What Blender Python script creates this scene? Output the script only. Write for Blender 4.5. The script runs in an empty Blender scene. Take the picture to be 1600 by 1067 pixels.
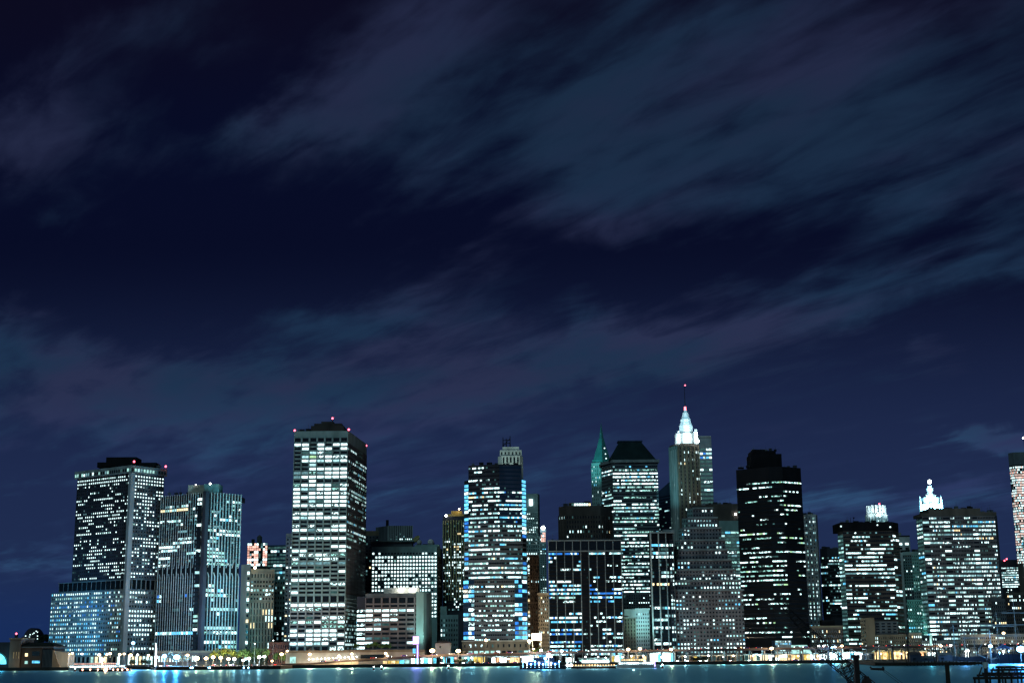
import bpy, bmesh, math, random
from mathutils import Matrix, Vector
SC = bpy.context.scene
COL = SC.collection
rnd = random.Random(7)
# ------------------------------------------------------------------ camera model
F = 2222.0; CAMZ = 11.0
PITCH = math.radians(12.33); ROLL = math.radians(0.52)
CM = Matrix.Translation((0, 0, CAMZ)) @ Matrix.Rotation(math.pi/2 + PITCH, 4, 'X') @ Matrix.Rotation(-ROLL, 4, 'Z')
CI = CM.inverted()
def proj(p):
    q = CI @ Vector(p)
    return (800 + F*q.x/-q.z, 533.5 - F*q.y/-q.z)
def at(px, py, Y):
    d = CM.to_3x3() @ Vector(((px-800)/F, (533.5-py)/F, -1))
    t = Y/d.y
    return Vector((d.x*t, Y, CAMZ + d.z*t))
def xat(px, Y, z):
    x = (px-800)/F*Y
    for _ in range(6):
        x += (px - proj((x, Y, z))[0])*Y/F
    return x
def zat(py, px, Y):
    return at(px, py, Y).z
GZ = 2.4
# ------------------------------------------------------------------ materials
def lin(c):
    return tuple(((v/255)/12.92 if v/255 <= .04045 else ((v/255+.055)/1.055)**2.4) for v in c)
MATS = {}
def newmat(name):
    m = bpy.data.materials.new(name); m.use_nodes = True
    m.node_tree.nodes.clear(); MATS[name] = m
    return m, m.node_tree.nodes, m.node_tree.links
def wallmat(name, col, rough=.85, var=.35, scale=.12, spec=.08, metal=0):
    m, N, L = newmat(name)
    o = N.new('ShaderNodeOutputMaterial'); b = N.new('ShaderNodeBsdfPrincipled')
    g = N.new('ShaderNodeNewGeometry'); mp = N.new('ShaderNodeMapping')
    mp.inputs['Scale'].default_value = (1, 1, .35)
    n = N.new('ShaderNodeTexNoise'); n.inputs['Scale'].default_value = scale; n.inputs['Detail'].default_value = 5
    r = N.new('ShaderNodeMapRange'); r.inputs[1].default_value = .3; r.inputs[2].default_value = .7
    r.inputs[3].default_value = 1-var; r.inputs[4].default_value = 1+var*.6
    mx = N.new('ShaderNodeVectorMath'); mx.operation = 'SCALE'; mx.inputs[0].default_value = col
    L.new(g.outputs['Position'], mp.inputs[0]); L.new(mp.outputs[0], n.inputs['Vector'])
    L.new(n.outputs[0], r.inputs[0]); L.new(r.outputs[0], mx.inputs['Scale']); L.new(mx.outputs[0], b.inputs['Base Color'])
    b.inputs['Roughness'].default_value = rough; b.inputs['Metallic'].default_value = metal
    b.inputs['Specular IOR Level'].default_value = spec
    L.new(b.outputs[0], o.inputs[0])
    return m
def litmat(name, col, s, thr=None, scale=.30, lo=.3, var=1.0):
    """a lit room seen through a window: brightness varies along the floor (ceiling lamps, blinds, furniture)"""
    m, N, L = newmat(name)
    o = N.new('ShaderNodeOutputMaterial'); e = N.new('ShaderNodeEmission'); e.inputs['Color'].default_value = (*col, 1)
    g = N.new('ShaderNodeNewGeometry')
    n = N.new('ShaderNodeTexNoise'); n.inputs['Scale'].default_value = scale; n.inputs['Detail'].default_value = 3
    r = N.new('ShaderNodeMapRange')
    if thr is None:
        r.inputs[1].default_value = .3; r.inputs[2].default_value = .65
    else:
        r.inputs[1].default_value = thr; r.inputs[2].default_value = thr+.06; lo = .04
    r.inputs[3].default_value = s*lo; r.inputs[4].default_value = s
    L.new(g.outputs['Position'], n.inputs['Vector']); L.new(n.outputs[0], r.inputs[0]); L.new(r.outputs[0], e.inputs['Strength'])
    L.new(e.outputs[0], o.inputs[0])
    m.cycles.emission_sampling = 'NONE'
    return m
def lampmat(name, col, s):
    m, N, L = newmat(name)
    o = N.new('ShaderNodeOutputMaterial'); e = N.new('ShaderNodeEmission')
    e.inputs['Color'].default_value = (*col, 1); e.inputs['Strength'].default_value = s
    L.new(e.outputs[0], o.inputs[0]); m.cycles.emission_sampling = 'NONE'
    return m
W = {}
W['white'] = litmat('window_lit_white', (.70, .98, 1), 3.0, None, .5, .35)
W['w2'] = litmat('window_lit_soft', (.52, .95, 1), 1.5, None, .5, .3)
W['w3'] = litmat('window_lit_faint', (.4, .85, .95), .55, None, .5, .3)
W['whitep'] = litmat('window_lit_white_blinds', (.68, .98, 1), 2.6, .48, .55)
W['teal'] = litmat('window_lit_teal', (.5, .95, .88), 1.3)
W['tealp'] = litmat('window_lit_teal_blinds', (.42, .9, .82), 1.2, .48, .55)
W['cyan'] = litmat('window_lit_cyan', (.14, .62, 1), 2.0)
W['blue'] = litmat('window_lit_blue', (.04, .27, .95), 1.2)
W['green'] = litmat('window_lit_green', (.55, .95, .5), 1.3)
W['warm'] = litmat('window_lit_warm', (1, .78, .42), 2.6)
W['dim'] = litmat('window_dim', (.16, .42, .42), .35)
W['dimb'] = litmat('window_dim_blue', (.03, .1, .3), .4)
W['pink'] = litmat('window_pink', (1, .52, .42), 2.0)
W['pk2'] = litmat('window_pale_pink', (1, .74, .66), 1.8)
W['shop'] = litmat('shop_light_white', (.75, .97, 1), 7, None, .25, .15)
W['shopc'] = litmat('shop_light_cyan', (.12, .7, 1), 3.6, None, .25, .15)
W['shopw'] = litmat('shop_light_warm', (1, .68, .32), 3.0, None, .3, .1)
W['shopo'] = litmat('shop_light_orange', (1, .4, .2), 3.0, None, .3, .1)
W['shopy'] = litmat('shop_light_yellow', (1, .7, .15), 1.3, None, .3, .15)
W['purple'] = litmat('panel_purple_white', (.62, .38, 1), 3.0, None, .2, .8)
def glassmat(name, col, rough=.12):
    m, N, L = newmat(name)
    o = N.new('ShaderNodeOutputMaterial'); b = N.new('ShaderNodeBsdfPrincipled')
    b.inputs['Base Color'].default_value = (*col, 1); b.inputs['Roughness'].default_value = rough
    b.inputs['IOR'].default_value = 1.5
    L.new(b.outputs[0], o.inputs[0]); return m
W['dark'] = glassmat('dark_glass', (.008, .012, .014))
W['bluegl'] = glassmat('blue_glass', (.01, .03, .06))
BLK = wallmat('black_metal', (.010, .010, .012), .8, spec=.05)
M_ = dict(
    grey=wallmat('grey_stone', (.22, .24, .24)), dkgrey=wallmat('dark_grey_concrete', (.10, .11, .12)),
    teal=wallmat('pale_green_stone', (.20, .28, .27)), tan=wallmat('tan_brick', (.20, .155, .11)),
    mauve=wallmat('grey_brown_stone', (.17, .145, .15)), brown=wallmat('brown_stone', (.13, .10, .085)), dkbrown=wallmat('dark_brown_stone', (.065, .05, .045)),
    beige=wallmat('beige_limestone', (.36, .32, .26)), pale=wallmat('pale_concrete', (.42, .42, .40)),
    white=wallmat('white_terracotta', (.6, .62, .62)), red=wallmat('red_brick', (.22, .09, .06)),
    green=wallmat('green_copper_roof', (.06, .20, .20)), black=BLK,
    steel=wallmat('grey_aluminium', (.30, .32, .33), .45, spec=.5), char=wallmat('charcoal_panel', (.035, .035, .045), .6),
    navy=wallmat('navy_panel', (.03, .045, .08), .5), yellow=wallmat('yellow_brick', (.30, .26, .12)),
    wood=wallmat('tarred_timber', (.03, .022, .018), .8), hull=wallmat('painted_hull', (.03, .03, .04), .4),
    cabin=wallmat('white_ship_paint', (.6, .62, .63), .4), asphalt=wallmat('asphalt', (.05, .05, .052), .9),
    canvas=wallmat('blue_canvas', (.05, .1, .3), .8), redp=wallmat('red_paint', (.25, .03, .02), .4),
    trunk=wallmat('tree_bark', (.06, .045, .03), .9), net=wallmat('crane_steel', (.03, .02, .02), .6))
PAL = dict(
    cool=[('white', 5), ('w2', 2.5), ('w3', 1.5), ('whitep', 2), ('teal', 1.3), ('cyan', .4), ('warm', .15)],
    office=[('white', 10), ('w2', 1.5), ('whitep', 3), ('w3', .7), ('tealp', 1.5), ('green', .12)],
    tealish=[('white', 3.5), ('w2', 2), ('w3', 1.5), ('whitep', 2), ('teal', 3), ('tealp', 2.5), ('cyan', .8)],
    blue=[('white', 4.4), ('w2', 1.5), ('whitep', 2.2), ('cyan', 2.6), ('blue', 1.2), ('teal', 1)],
    warmish=[('white', 4), ('warm', 1.2), ('whitep', 2), ('teal', .6)],
    dimcity=[('white', 2), ('teal', 2), ('whitep', 1), ('warm', .7), ('dim', 2)],
    greeny=[('white', 2.2), ('whitep', 4), ('green', 1.3), ('tealp', 3), ('teal', .8)],
    bluecorner=[('cyan', 6), ('blue', 2), ('white', 1.8), ('shopc', 1.5)],
    pinkish=[('pink', 6), ('white', 1.5)], construct=[('pink', .2), ('white', 3), ('pk2', 3.5), ('w2', 1)],
    bright=[('white', 12), ('whitep', 1), ('teal', .6)], yell=[('warm', 1), ('white', 5), ('dim', 1)])
def pick(r, pal):
    P = PAL[pal]; t = r.random()*sum(w for _, w in P)
    for k, w in P:
        t -= w
        if t <= 0: return k
    return P[0][0]
# ------------------------------------------------------------------ mesh helpers
def mesh_obj(name, verts, faces, mats, parent=None, midx=None, smooth=False):
    me = bpy.data.meshes.new(name); me.from_pydata([tuple(v) for v in verts], [], faces)
    for m in (mats if isinstance(mats, (list, tuple)) else [mats]): me.materials.append(m)
    if midx: me.polygons.foreach_set('material_index', midx)
    if smooth: me.polygons.foreach_set('use_smooth', [True]*len(me.polygons))
    me.update()
    o = bpy.data.objects.new(name, me); COL.objects.link(o)
    if parent is not None: o.parent = parent
    return o
class MB:
    def __init__(s): s.v = []; s.f = []
    def quad(s, a, b, c, d):
        n = len(s.v); s.v += [a, b, c, d]; s.f.append((n, n+1, n+2, n+3))
    def hexa(s, P):   # 8 points: bottom 4 ccw, top 4 ccw
        n = len(s.v); s.v += P
        for q in ((0, 3, 2, 1), (4, 5, 6, 7), (0, 1, 5, 4), (1, 2, 6, 5), (2, 3, 7, 6), (3, 0, 4, 7)):
            s.f.append(tuple(n+i for i in q))
    def box(s, x0, x1, y0, y1, z0, z1):
        s.hexa([(x0, y0, z0), (x1, y0, z0), (x1, y1, z0), (x0, y1, z0), (x0, y0, z1), (x1, y0, z1), (x1, y1, z1), (x0, y1, z1)])
    def prism(s, poly, z0, z1, top=None):
        k = len(poly); n = len(s.v); top = top or poly
        s.v += [(p[0], p[1], z0) for p in poly] + [(p[0], p[1], z1) for p in top]
        for i in range(k):
            j = (i+1) % k; s.f.append((n+i, n+j, n+k+j, n+k+i))
        s.f.append(tuple(range(n+k, n+2*k))); s.f.append(tuple(range(n+k-1, n-1, -1)))
    def tube(s, a, b, r0, r1=None, k=6):
        a = Vector(a); b = Vector(b); r1 = r0 if r1 is None else r1
        d = (b-a).normalized(); u = d.orthogonal().normalized(); w = d.cross(u)
        n = len(s.v)
        for P, r in ((a, r0), (b, r1)):
            for i in range(k):
                t = 2*math.pi*i/k; s.v.append(tuple(P + u*math.cos(t)*r + w*math.sin(t)*r))
        for i in range(k):
            j = (i+1) % k; s.f.append((n+i, n+j, n+k+j, n+k+i))
        s.f.append(tuple(range(n+k, n+2*k))); s.f.append(tuple(range(n+k-1, n-1, -1)))
    def ball(s, c, r, k=8, h=5, sz=1.0):
        n = len(s.v); c = Vector(c)
        for i in range(h+1):
            ph = math.pi*i/h
            for j in range(k):
                t = 2*math.pi*j/k
                s.v.append((c.x+r*math.sin(ph)*math.cos(t), c.y+r*math.sin(ph)*math.sin(t), c.z+r*sz*math.cos(ph)))
        for i in range(h):
            for j in range(k):
                q = (j+1) % k; s.f.append((n+i*k+j, n+(i+1)*k+j, n+(i+1)*k+q, n+i*k+q))
    def build(s, name, mat, parent=None, smooth=False):
        return mesh_obj(name, s.v, s.f, mat, parent, smooth=smooth) if s.f else None
def tag(o, label=None, cat=None, group=None, kind=None):
    for k, v in (('label', label), ('category', cat), ('group', group), ('kind', kind)):
        if v: o[k] = v
    return o
def empty(name, label, cat, loc, group=None):
    o = bpy.data.objects.new(name, None); COL.objects.link(o); o.empty_display_size = 1
    o.location = loc
    return tag(o, label, cat, group)
def part(mb, name, mat, root, smooth=False):
    """mesh given in world coordinates, parented to root without moving"""
    o = mb.build(name, mat, root, smooth)
    if o is not None: o.matrix_parent_inverse = Matrix.Translation(-WL(root))
    return o
def WL(o):
    if o is not None and o.type == 'MESH' and o.parent is not None: return Vector((0, 0, 0))     # a part's mesh is already in world coordinates
    v = Vector((0, 0, 0))
    while o is not None:
        v += Vector(o.location); o = o.parent
    return v
# ------------------------------------------------------------------ buildings
SHORTS = []      # (px, short description) used for labels of lamps and trees
class Bld:
    def __init__(s, name, label, Y, px, cat='office tower', group=None, seed=None):
        s.Y = Y; s.px = px; s.name = name
        s.root = empty(name, label, cat, (xat(px, Y, GZ), Y, GZ), group)
        s.win = []; s.r = random.Random(seed if seed is not None else int(px*7+Y))
    def z(s, py, dY=0): return zat(py, s.px, s.Y+dY)
    def chain(s, ytop, pts, depth=40):
        z = s.z(ytop)
        P = [(xat(p, s.Y+d, z), s.Y+d) for p, d in pts]
        far = max(p[1] for p in P)+depth
        if len(P) == 3 and min(pts[0][1], pts[2][1])-pts[1][1] > 15: back = [(P[0][0]+P[2][0]-P[1][0], P[0][1]+P[2][1]-P[1][1])]
        else: back = [(P[-1][0]*far/P[-1][1]-(.6 if P[-1][0] > 0 else 0), far), (P[0][0]*far/P[0][1]+(.6 if P[0][0] < 0 else 0), far)]
        return P, P+back, z
    def block(s, poly, z0, z1, mat, name='wall', top=None):
        m = MB(); m.prism(poly, z0, z1, top); return part(m, name, M_[mat] if isinstance(mat, str) else mat, s.root)
    def face(s, a, b, z0, z1, nc, nr, mat='grey', wf=(.7, .55), dens=.5, run=.6, pal='cool', dp=.5, ds=.3,
             rows=None, dark='dark', skipc=(), dimp=.0, grid=True, fill=.5, coldens=None):
        a = Vector((a[0], a[1], 0)); b = Vector((b[0], b[1], 0)); d = b-a; Lh = d.length; d.normalize()
        n = Vector((d.y, -d.x, 0))
        cw = Lh/nc; ch = (z1-z0)/nr
        r = s.r
        g = MB(); pw = cw*(1-wf[0]); sh = ch*(1-wf[1])
        def slab(t0, t1, h0, h1, dep):
            P0 = a+d*t0; P1 = a+d*t1; Q0 = P0+n*dep; Q1 = P1+n*dep
            g.hexa([(Q0.x, Q0.y, h0), (Q1.x, Q1.y, h0), (P1.x, P1.y, h0), (P0.x, P0.y, h0), (Q0.x, Q0.y, h1), (Q1.x, Q1.y, h1), (P1.x, P1.y, h1), (P0.x, P0.y, h1)])
        if grid:
            if dp > 0:
                for i in range(nc+1):
                    slab(max(0, i*cw-pw/2), min(Lh, i*cw+pw/2), z0, z1, dp)
            if ds > 0:
                for j in range(nr+1):
                    slab(0, Lh, max(z0, z0+j*ch-sh/2), min(z1-.01, z0+j*ch+sh/2), ds)
            part(g, 'facade_grid', M_[mat], s.root)
        prev = {}
        for j in range(nr):               # j = 0 is the top row
            rd = None
            if rows is not None and j < len(rows): rd = int(rows[j])/9.0
            if rd is None:
                t = r.random()
                rd = dens*(1.75 if t < .3 else .9 if t < .7 else .3)
            rd = min(.97, max(0, rd))
            st = r.random() < rd
            fkey = pick(r, pal)
            for i in range(nc):
                if r.random() > run: st = r.random() < rd; 
                if i in skipc: continue
                dd = 1 if coldens is None else coldens(i/nc, j/nr)
                lit = st and r.random() < .93*dd
                if rd > 0 and r.random() < .02: lit = not lit and r.random() < rd+.15
                if lit:
                    key = fkey if r.random() < .55 else pick(r, pal)
                else:
                    key = 'dim' if r.random() < dimp else ('w3' if r.random() < rd*.22*fill else 'dim' if r.random() < (.06+rd*.25)*fill else dark)
                t0 = i*cw+pw/2; t1 = (i+1)*cw-pw/2; h1 = z1-j*ch-sh/2; h0 = z1-(j+1)*ch+sh/2
                A = a+d*t0+n*.06; B = a+d*t1+n*.06
                s.win.append(((t1-t0)*(h1-h0)*(1.6 if key != dark else 1), key, ((A.x, A.y, h0), (B.x, B.y, h0), (B.x, B.y, h1), (A.x, A.y, h1))))
    def done(s, maxw=100):
        s.win.sort(key=lambda w: -w[0])
        loc = WL(s.root)
        for w in s.win[:maxw]:
            q = [Vector(p) for p in w[2]]; c = sum(q, Vector())/4
            o = mesh_obj('window', [p-c for p in q], [(0, 1, 2, 3)], W[w[1]], s.root); o.location = c-loc
        rest = s.win[maxw:]
        if rest:
            keys = sorted({w[1] for w in rest}); V = []; Fa = []; mi = []
            for w in rest:
                n = len(V); V += w[2]; Fa.append((n, n+1, n+2, n+3)); mi.append(keys.index(w[1]))
            o = mesh_obj('window', V, Fa, [W[k] for k in keys], s.root, mi)
            o.matrix_parent_inverse = Matrix.Translation(-loc); o['kind'] = 'stuff'
    def boxpx(s, x0, x1, y0, y1, dY, depth, mat, name='roof_plant', ref=None):
        """box whose front face spans pixels x0..x1 and y0(top)..y1 at depth Y+dY"""
        Y = s.Y+dY; zt = zat(y0, (x0+x1)/2, Y); zb = zat(y1, (x0+x1)/2, Y)
        a = xat(x0, Y, zt); b = xat(x1, Y, zt); m = MB(); m.box(a, b, Y, Y+depth, zb, zt)
        o = part(m, name, M_[mat] if isinstance(mat, str) else mat, s.root)
        return o, (a, Y), (b, Y), zb, zt
    def beacon(s, px, py, dY=0, r=1.0, mat=None, mast=0):
        p = at(px, py, s.Y+dY); m = MB(); m.ball(p, r)
        o = part(m, 'beacon', mat or RED, s.root)
        if mast:
            m = MB(); m.tube((p.x, p.y, p.z-mast), (p.x, p.y, p.z-r*.5), .55, .35, 5); part(m, 'mast', BLK, s.root)
        return p
RED = lampmat('aviation_red', (1, .12, .18), 6)
LWHITE = lampmat('lamp_white', (.9, 1, 1), 20)
LWARM = lampmat('lamp_warm', (1, .72, .38), 14)
LBLUE = lampmat('lamp_blue', (.25, .6, 1), 18)
LRED = lampmat('tail_light', (1, .05, .03), 8)
def clutter(b, x0, x1, y, dY=6, n=5, seed=1, hmax=4):
    r = random.Random(int(x0*13+seed)); z = zat(y, (x0+x1)/2, b.Y+dY)
    a, c = xat(x0, b.Y+dY, z), xat(x1, b.Y+dY, z)
    for i in range(n):
        xx = a+(c-a)*(i+r.uniform(.15, .85))/n; w_ = r.uniform(.8, 2.6); h = r.uniform(1, hmax)*.7; m = MB(); yy = b.Y+dY+r.uniform(0, 6)
        m.box(xx-w_, xx+w_, yy, yy+3, z-.6, z+h); ru = part(m, 'roof_unit', M_[r.choice(['char', 'dkgrey', 'black'])], b.root)
        if r.random() < .5: m = MB(); m.tube((xx, yy+1, z+h), (xx, yy+1, z+h+r.uniform(2, 6)), .16, .1, 4); part(m, 'mast', M_['dkgrey'], ru)
    m = MB()
    for i in range(int((c-a)/3)+1): m.tube((a+i*3, b.Y+dY-2, z-.5), (a+i*3, b.Y+dY-2, z+1), .08, .08, 3)
    m.tube((a, b.Y+dY-2, z+1), (c, b.Y+dY-2, z+1), .09, .09, 3); part(m, 'railing', M_['dkgrey'], b.root)
def point(px, py, Y, col, P, r=.8, name='lamp_glow', parent=None):
    d = bpy.data.lights.new(name, 'POINT'); d.color = col; d.energy = P; d.shadow_soft_size = r
    o = bpy.data.objects.new(name, d); COL.objects.link(o); o.location = at(px, py, Y)
    if parent is not None: o.parent = parent; o.matrix_parent_inverse = Matrix.Translation(-WL(parent))
    return o
def spot(loc, to, col, P, ang=60, r=.8, name='floodlight_glow'):
    d = bpy.data.lights.new(name, 'SPOT'); d.color = col; d.energy = P; d.shadow_soft_size = r; d.spot_size = math.radians(ang); d.spot_blend = .9
    o = bpy.data.objects.new(name, d); COL.objects.link(o); o.location = loc
    o.rotation_euler = (Vector(to)-Vector(loc)).to_track_quat('-Z', 'Y').to_euler()
    return o
# ================================================================== BUILDINGS
R4 = "92861998639997468717"
# ---- 1 wide tower with podium, far left
b = Bld('office_tower', 'grey tower of tiny square windows on a wider podium, far left', 1330, 207)
C, P, z1 = b.chain(727, [(122, 45), (207, 0), (257, 31)], 50)
zb = b.z(921); zm = b.z(903)
wall = b.block(P, GZ, z1-2, 'dkgrey')
KW = dict(mat='dkgrey', wf=(.5, .42), dp=.35, ds=.3, pal='cool')
b.face(C[0], C[1], zm, z1-8, 28, 30, rows='994233852455623332243533243434', run=.62, **{**KW, 'mat': 'char', 'pal': 'bright'})
b.face(C[1], C[2], zm, z1-8, 12, 30, rows='987457736346335436644245334334', run=.62, **{**KW, 'pal': 'bright'})
b.face(C[1], C[2], GZ+9, zb, 12, 14, rows='83525768585553', run=.7, mat='grey', wf=(.5, .45), dp=.35, ds=.3, pal='bright')
b.face(C[1], C[2], GZ+.5, GZ+8.8, 9, 1, mat='beige', wf=(.75, .9), rows='3', pal='warmish', dp=.9, ds=.3)
m = MB(); m.prism([(C[0][0]-3, C[0][1]-1), (C[1][0], C[1][1]-3), (C[2][0]+3, C[2][1]-1), (C[0][0]+C[2][0]-C[1][0], C[0][1]+C[2][1]-C[1][1]+4)], z1-7, z1)
part(m, 'parapet', M_['grey'], b.root)
# bright soffit openings of the top floor
b.face((C[0][0]-2.5, C[0][1]-1.6), (C[1][0], C[1][1]-3.6), z1-6, z1-2.5, 26, 1, wf=(.6, .8), rows='6', grid=False, pal='tealish')
b.face((C[1][0], C[1][1]-3.6), (C[2][0]+2.5, C[2][1]-1.6), z1-6, z1-2.5, 12, 1, wf=(.6, .8), rows='6', grid=False, pal='tealish')
# podium: extends the left face out to the left
z2 = zb; zr = b.z(905)
lx = xat(80, 1330+75, z2); d0 = Vector((C[0][0]-C[1][0], C[0][1]-C[1][1])).normalized()
def along(t): return (C[1][0]+d0.x*t-1.4*0, C[1][1]+d0.y*t-2.0)
t80 = 0
for t in range(0, 260):
    if proj((*along(t), z2))[0] > 80: t80 = t
PL = along(t80); PC = along(1.5)
m = MB(); m.prism([PL, PC, (PC[0]+30, PC[1]+45), (PL[0]+30, PL[1]+40)], GZ, z2); part(m, 'podium', M_['dkgrey'], b.root)
b.face(PL, PC, GZ+9, z2, 34, 15, rows='898888898886898', run=.6, mat='grey', wf=(.52, .45), dp=.4, ds=.3, pal='blue', coldens=lambda u, v: 1.0 if u < .62 else .55)
b.face(PL, PC, GZ+.5, GZ+8.8, 17, 1, mat='beige', wf=(.75, .9), rows='4', pal='warmish', dp=.9, ds=.3)
t92 = t80-13*.585/.75
Pm = along(t92); m = MB(); m.prism([(Pm[0], Pm[1]+1), (PC[0], PC[1]+1), (PC[0]+20, PC[1]+40), (Pm[0]+20, Pm[1]+38)], z2, zr); part(m, 'louvre_band', M_['char'], b.root)
b.face((Pm[0], Pm[1]+.9), (PC[0], PC[1]+.9), z2+.5, zr, 14, 1, mat='grey', wf=(.97, .9), dens=0, dp=.3, ds=.4)
b.face(C[1], C[2], zb+.5, zm-.5, 7, 1, mat='steel', wf=(.88, .92), dens=0, dp=.5, ds=.5)
m = MB(); c = C[1]
m.prism([(c[0]-2.6, c[1]-1.6), (c[0]+.4, c[1]-4.6), (c[0]+3.6, c[1]-1.6), (c[0]+.4, c[1]+2)], GZ, z1-7.2); part(m, 'corner_pier', M_['steel'], b.root)
b.boxpx(166, 213, 714, 728, 22, 20, 'black'); b.boxpx(213, 244, 722.5, 729, 26, 15, 'black')
b.boxpx(152, 166, 722, 730, 28, 12, 'black')
b.beacon(209.5, 721, 2); b.beacon(259, 728.5, 26)
clutter(b, 216, 250, 728, 24, 4); b.done()
# ---- 2 striped tower
b = Bld('office_tower', 'black glass tower with close pale vertical ribs, right face washed cyan', 1300, 325)
C, P, z1 = b.chain(768, [(252, 33), (325, 0), (377, 27)], 40)
zmt = b.z(883); zmb = b.z(896)
b.block(P, GZ, z1-1, 'black')
K = dict(mat='black', wf=(.96, .62), dp=0, ds=.15, run=.8)
b.face(C[0], C[1], zmt, z1-6, 20, 18, rows='124015324013442431', pal='cool', **K)
b.face(C[0], C[1], GZ+14, zmb, 20, 16, rows='0011420100019000', pal='blue', **K)
b.face(C[1], C[2], zmt, z1-6, 11, 18, rows='314114458765445376', pal='tealish', **K)
b.face(C[1], C[2], GZ+14, zmb, 11, 16, rows='0112520210079111', pal='tealish', **K)
def ribs(bb, A, B, n, z0, zt, w, dep, mat, nm='rib', flare=None):
    A = Vector((A[0], A[1], 0)); B = Vector((B[0], B[1], 0)); L_ = (B-A).length; d = (B-A).normalized(); nn = Vector((d.y, -d.x, 0))
    for i in range(n+1):
        g = MB()
        def seg(za, zb_, ta, tb, da=None, db=None):
            da = dep if da is None else da; db = dep if db is None else db
            Q = []
            for zz, t, dd in ((za, ta, da), (zb_, tb, db)):
                p = A+d*(t-w/2); q = A+d*(t+w/2); Q += [(p.x+nn.x*dd, p.y+nn.y*dd, zz), (q.x+nn.x*dd, q.y+nn.y*dd, zz), (q.x-nn.x*.2, q.y-nn.y*.2, zz), (p.x-nn.x*.2, p.y-nn.y*.2, zz)]
            g.hexa(Q)
        t = w/2+(L_-w)*i/n
        if flare:
            f0, f1 = flare; c_ = (f0+f1)/2; odd = i % 2
            if odd:
                seg(z0, f0-2, t, t); seg(f0-2, f0+1.5, t, t-1.0, dep, dep*.3); seg(f1-1.5, f1+3, t-1.0, t, dep*.3, dep); seg(f1+3, zt, t, t)
            else: seg(z0, zt, t, t)
        else: seg(z0, zt, t, t)
        part(g, nm, M_[mat], bb.root)
ribs(b, C[0], C[1], 20, GZ+6, z1, .5, .45, 'pale', flare=(zmb, zmt))
ribs(b, C[1], C[2], 11, GZ+6, z1, .7, .9, 'pale', flare=(zmb, zmt))
m = MB(); c = C[1]; m.prism([(c[0]-4.6, c[1]+.6), (c[0]-1.2, c[1]-2.4), (c[0]+1.8, c[1]-1.6), (c[0], c[1]+3)], GZ, z1+.5); part(m, 'corner_pier', M_['char'], b.root)
cf = [(c[0]-9.5, c[1]+1.2), (c[0]-4.7, c[1]-1.3)]
b.face(cf[0], cf[1], GZ+10, z1-5, 1, 36, mat='black', wf=(.9, .6), rows='330922930000900009009000000992904000', dp=0, ds=.1, pal='cool')
b.block([(C[0][0]+2, C[0][1]+3), (C[1][0]+1, C[1][1]+3), (C[2][0]-2, C[2][1]+2), (C[2][0]-2, C[2][1]+30)], z1-5, z1-.5, 'char', 'top_storey')
b.boxpx(294, 319, 757.5, 772, 14, 22, 'beige'); b.boxpx(319, 342, 756, 772, 10, 18, 'teal')
b.beacon(328.5, 755.5, 10, .8, LWHITE); b.beacon(306, 757, 12, .4, LWHITE)
m = MB(); x0, x1 = xat(240, 1292, 6), xat(372, 1292, 6); m.box(x0, x1, 1296, 1330, GZ, GZ+13); part(m, 'lobby', M_['tan'], b.root)
b.face((x0, 1296), (x1, 1296), GZ+1, GZ+11, 30, 1, mat='brown', wf=(.5, .5), rows='3', pal='warmish', dp=.6)
clutter(b, 262, 292, 771, 30, 4, hmax=3); b.done()
for px, yy, P_ in ((372, 1015, 42000), (350, 985, 36000), (365, 930, 45000), (368, 860, 45000), (360, 800, 36000)):
    q = at(px+6, yy, 1262); spot(q, at(352, yy-25, 1315), (.10, .75, 1), P_*1.8, 95)
for px, yy, P_ in ((290, 1015, 40000), (268, 985, 30000), (280, 920, 12000)):
    q = at(px, yy, 1250); spot(q, at(285, yy-20, 1316), (.15, .5, 1), P_*1.6, 95)
for px, yy, P_ in ((95, 1005, 60000), (100, 960, 50000), (118, 930, 30000), (112, 870, 20000)):
    spot(at(px-14, yy, 1290), at(px+20, yy-12, 1390), (.05, .45, 1), P_*1.3, 100)
# ---- 3 small cluster left of the tall tower
b = Bld('apartment_block', 'tan slab with narrow slit windows and a yellow roof lamp', 1320, 393, 'building')
C, P, z1 = b.chain(881, [(377, 8), (392, 0)], 30); b.block(P, GZ, z1, 'brown')
C2, P2, z2 = b.chain(888, [(392, 2), (429, 10)], 25); b.block(P2, GZ, z2, 'tan', 'wing')
b.face(C2[0], C2[1], b.z(905), b.z(893), 8, 1, mat='tan', wf=(.4, .5), dens=.3, ds=.4)
b.face(C2[0], C2[1], b.z(938), b.z(905), 8, 5, mat='tan', wf=(.62, .5), rows='27561', ds=.5, pal='cool', run=.8)
b.face(C2[0], C2[1], GZ+2, b.z(940), 8, 9, mat='tan', wf=(.34, .8), rows='022410110', ds=.2, dp=.8, pal='warmish')
b.face((C[1][0]-3.2, C[1][1]-.1), (C[1][0]-.6, C[1][1]-.1), GZ+3, b.z(891), 1, 17, mat='tan', wf=(.8, .6), dens=.6, pal='yell', dp=.1, ds=.1)
b.beacon(398.5, 886.5, -1, 1.2, LWARM); b.done()
b = Bld('office_tower', 'teal glass block with a pale stone lower half beside the tan slab', 1420, 432)
C, P, z1 = b.chain(851, [(414, 4), (447, 0)], 30); b.block(P, GZ, z1, 'navy')
b.face(C[0], C[1], b.z(897), z1-1, 7, 8, mat='navy', wf=(.92, .6), rows='14731627', dens=.5, pal='tealish', dimp=.8)
C2, P2, z2 = b.chain(897, [(426, -3), (446, -3)], 20); b.block(P2, GZ, z2, 'teal', 'lower_wing')
b.face(C2[0], C2[1], GZ+2, z2-1, 5, 17, mat='teal', wf=(.5, .5), dens=.5, pal='tealish'); b.done()
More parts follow.
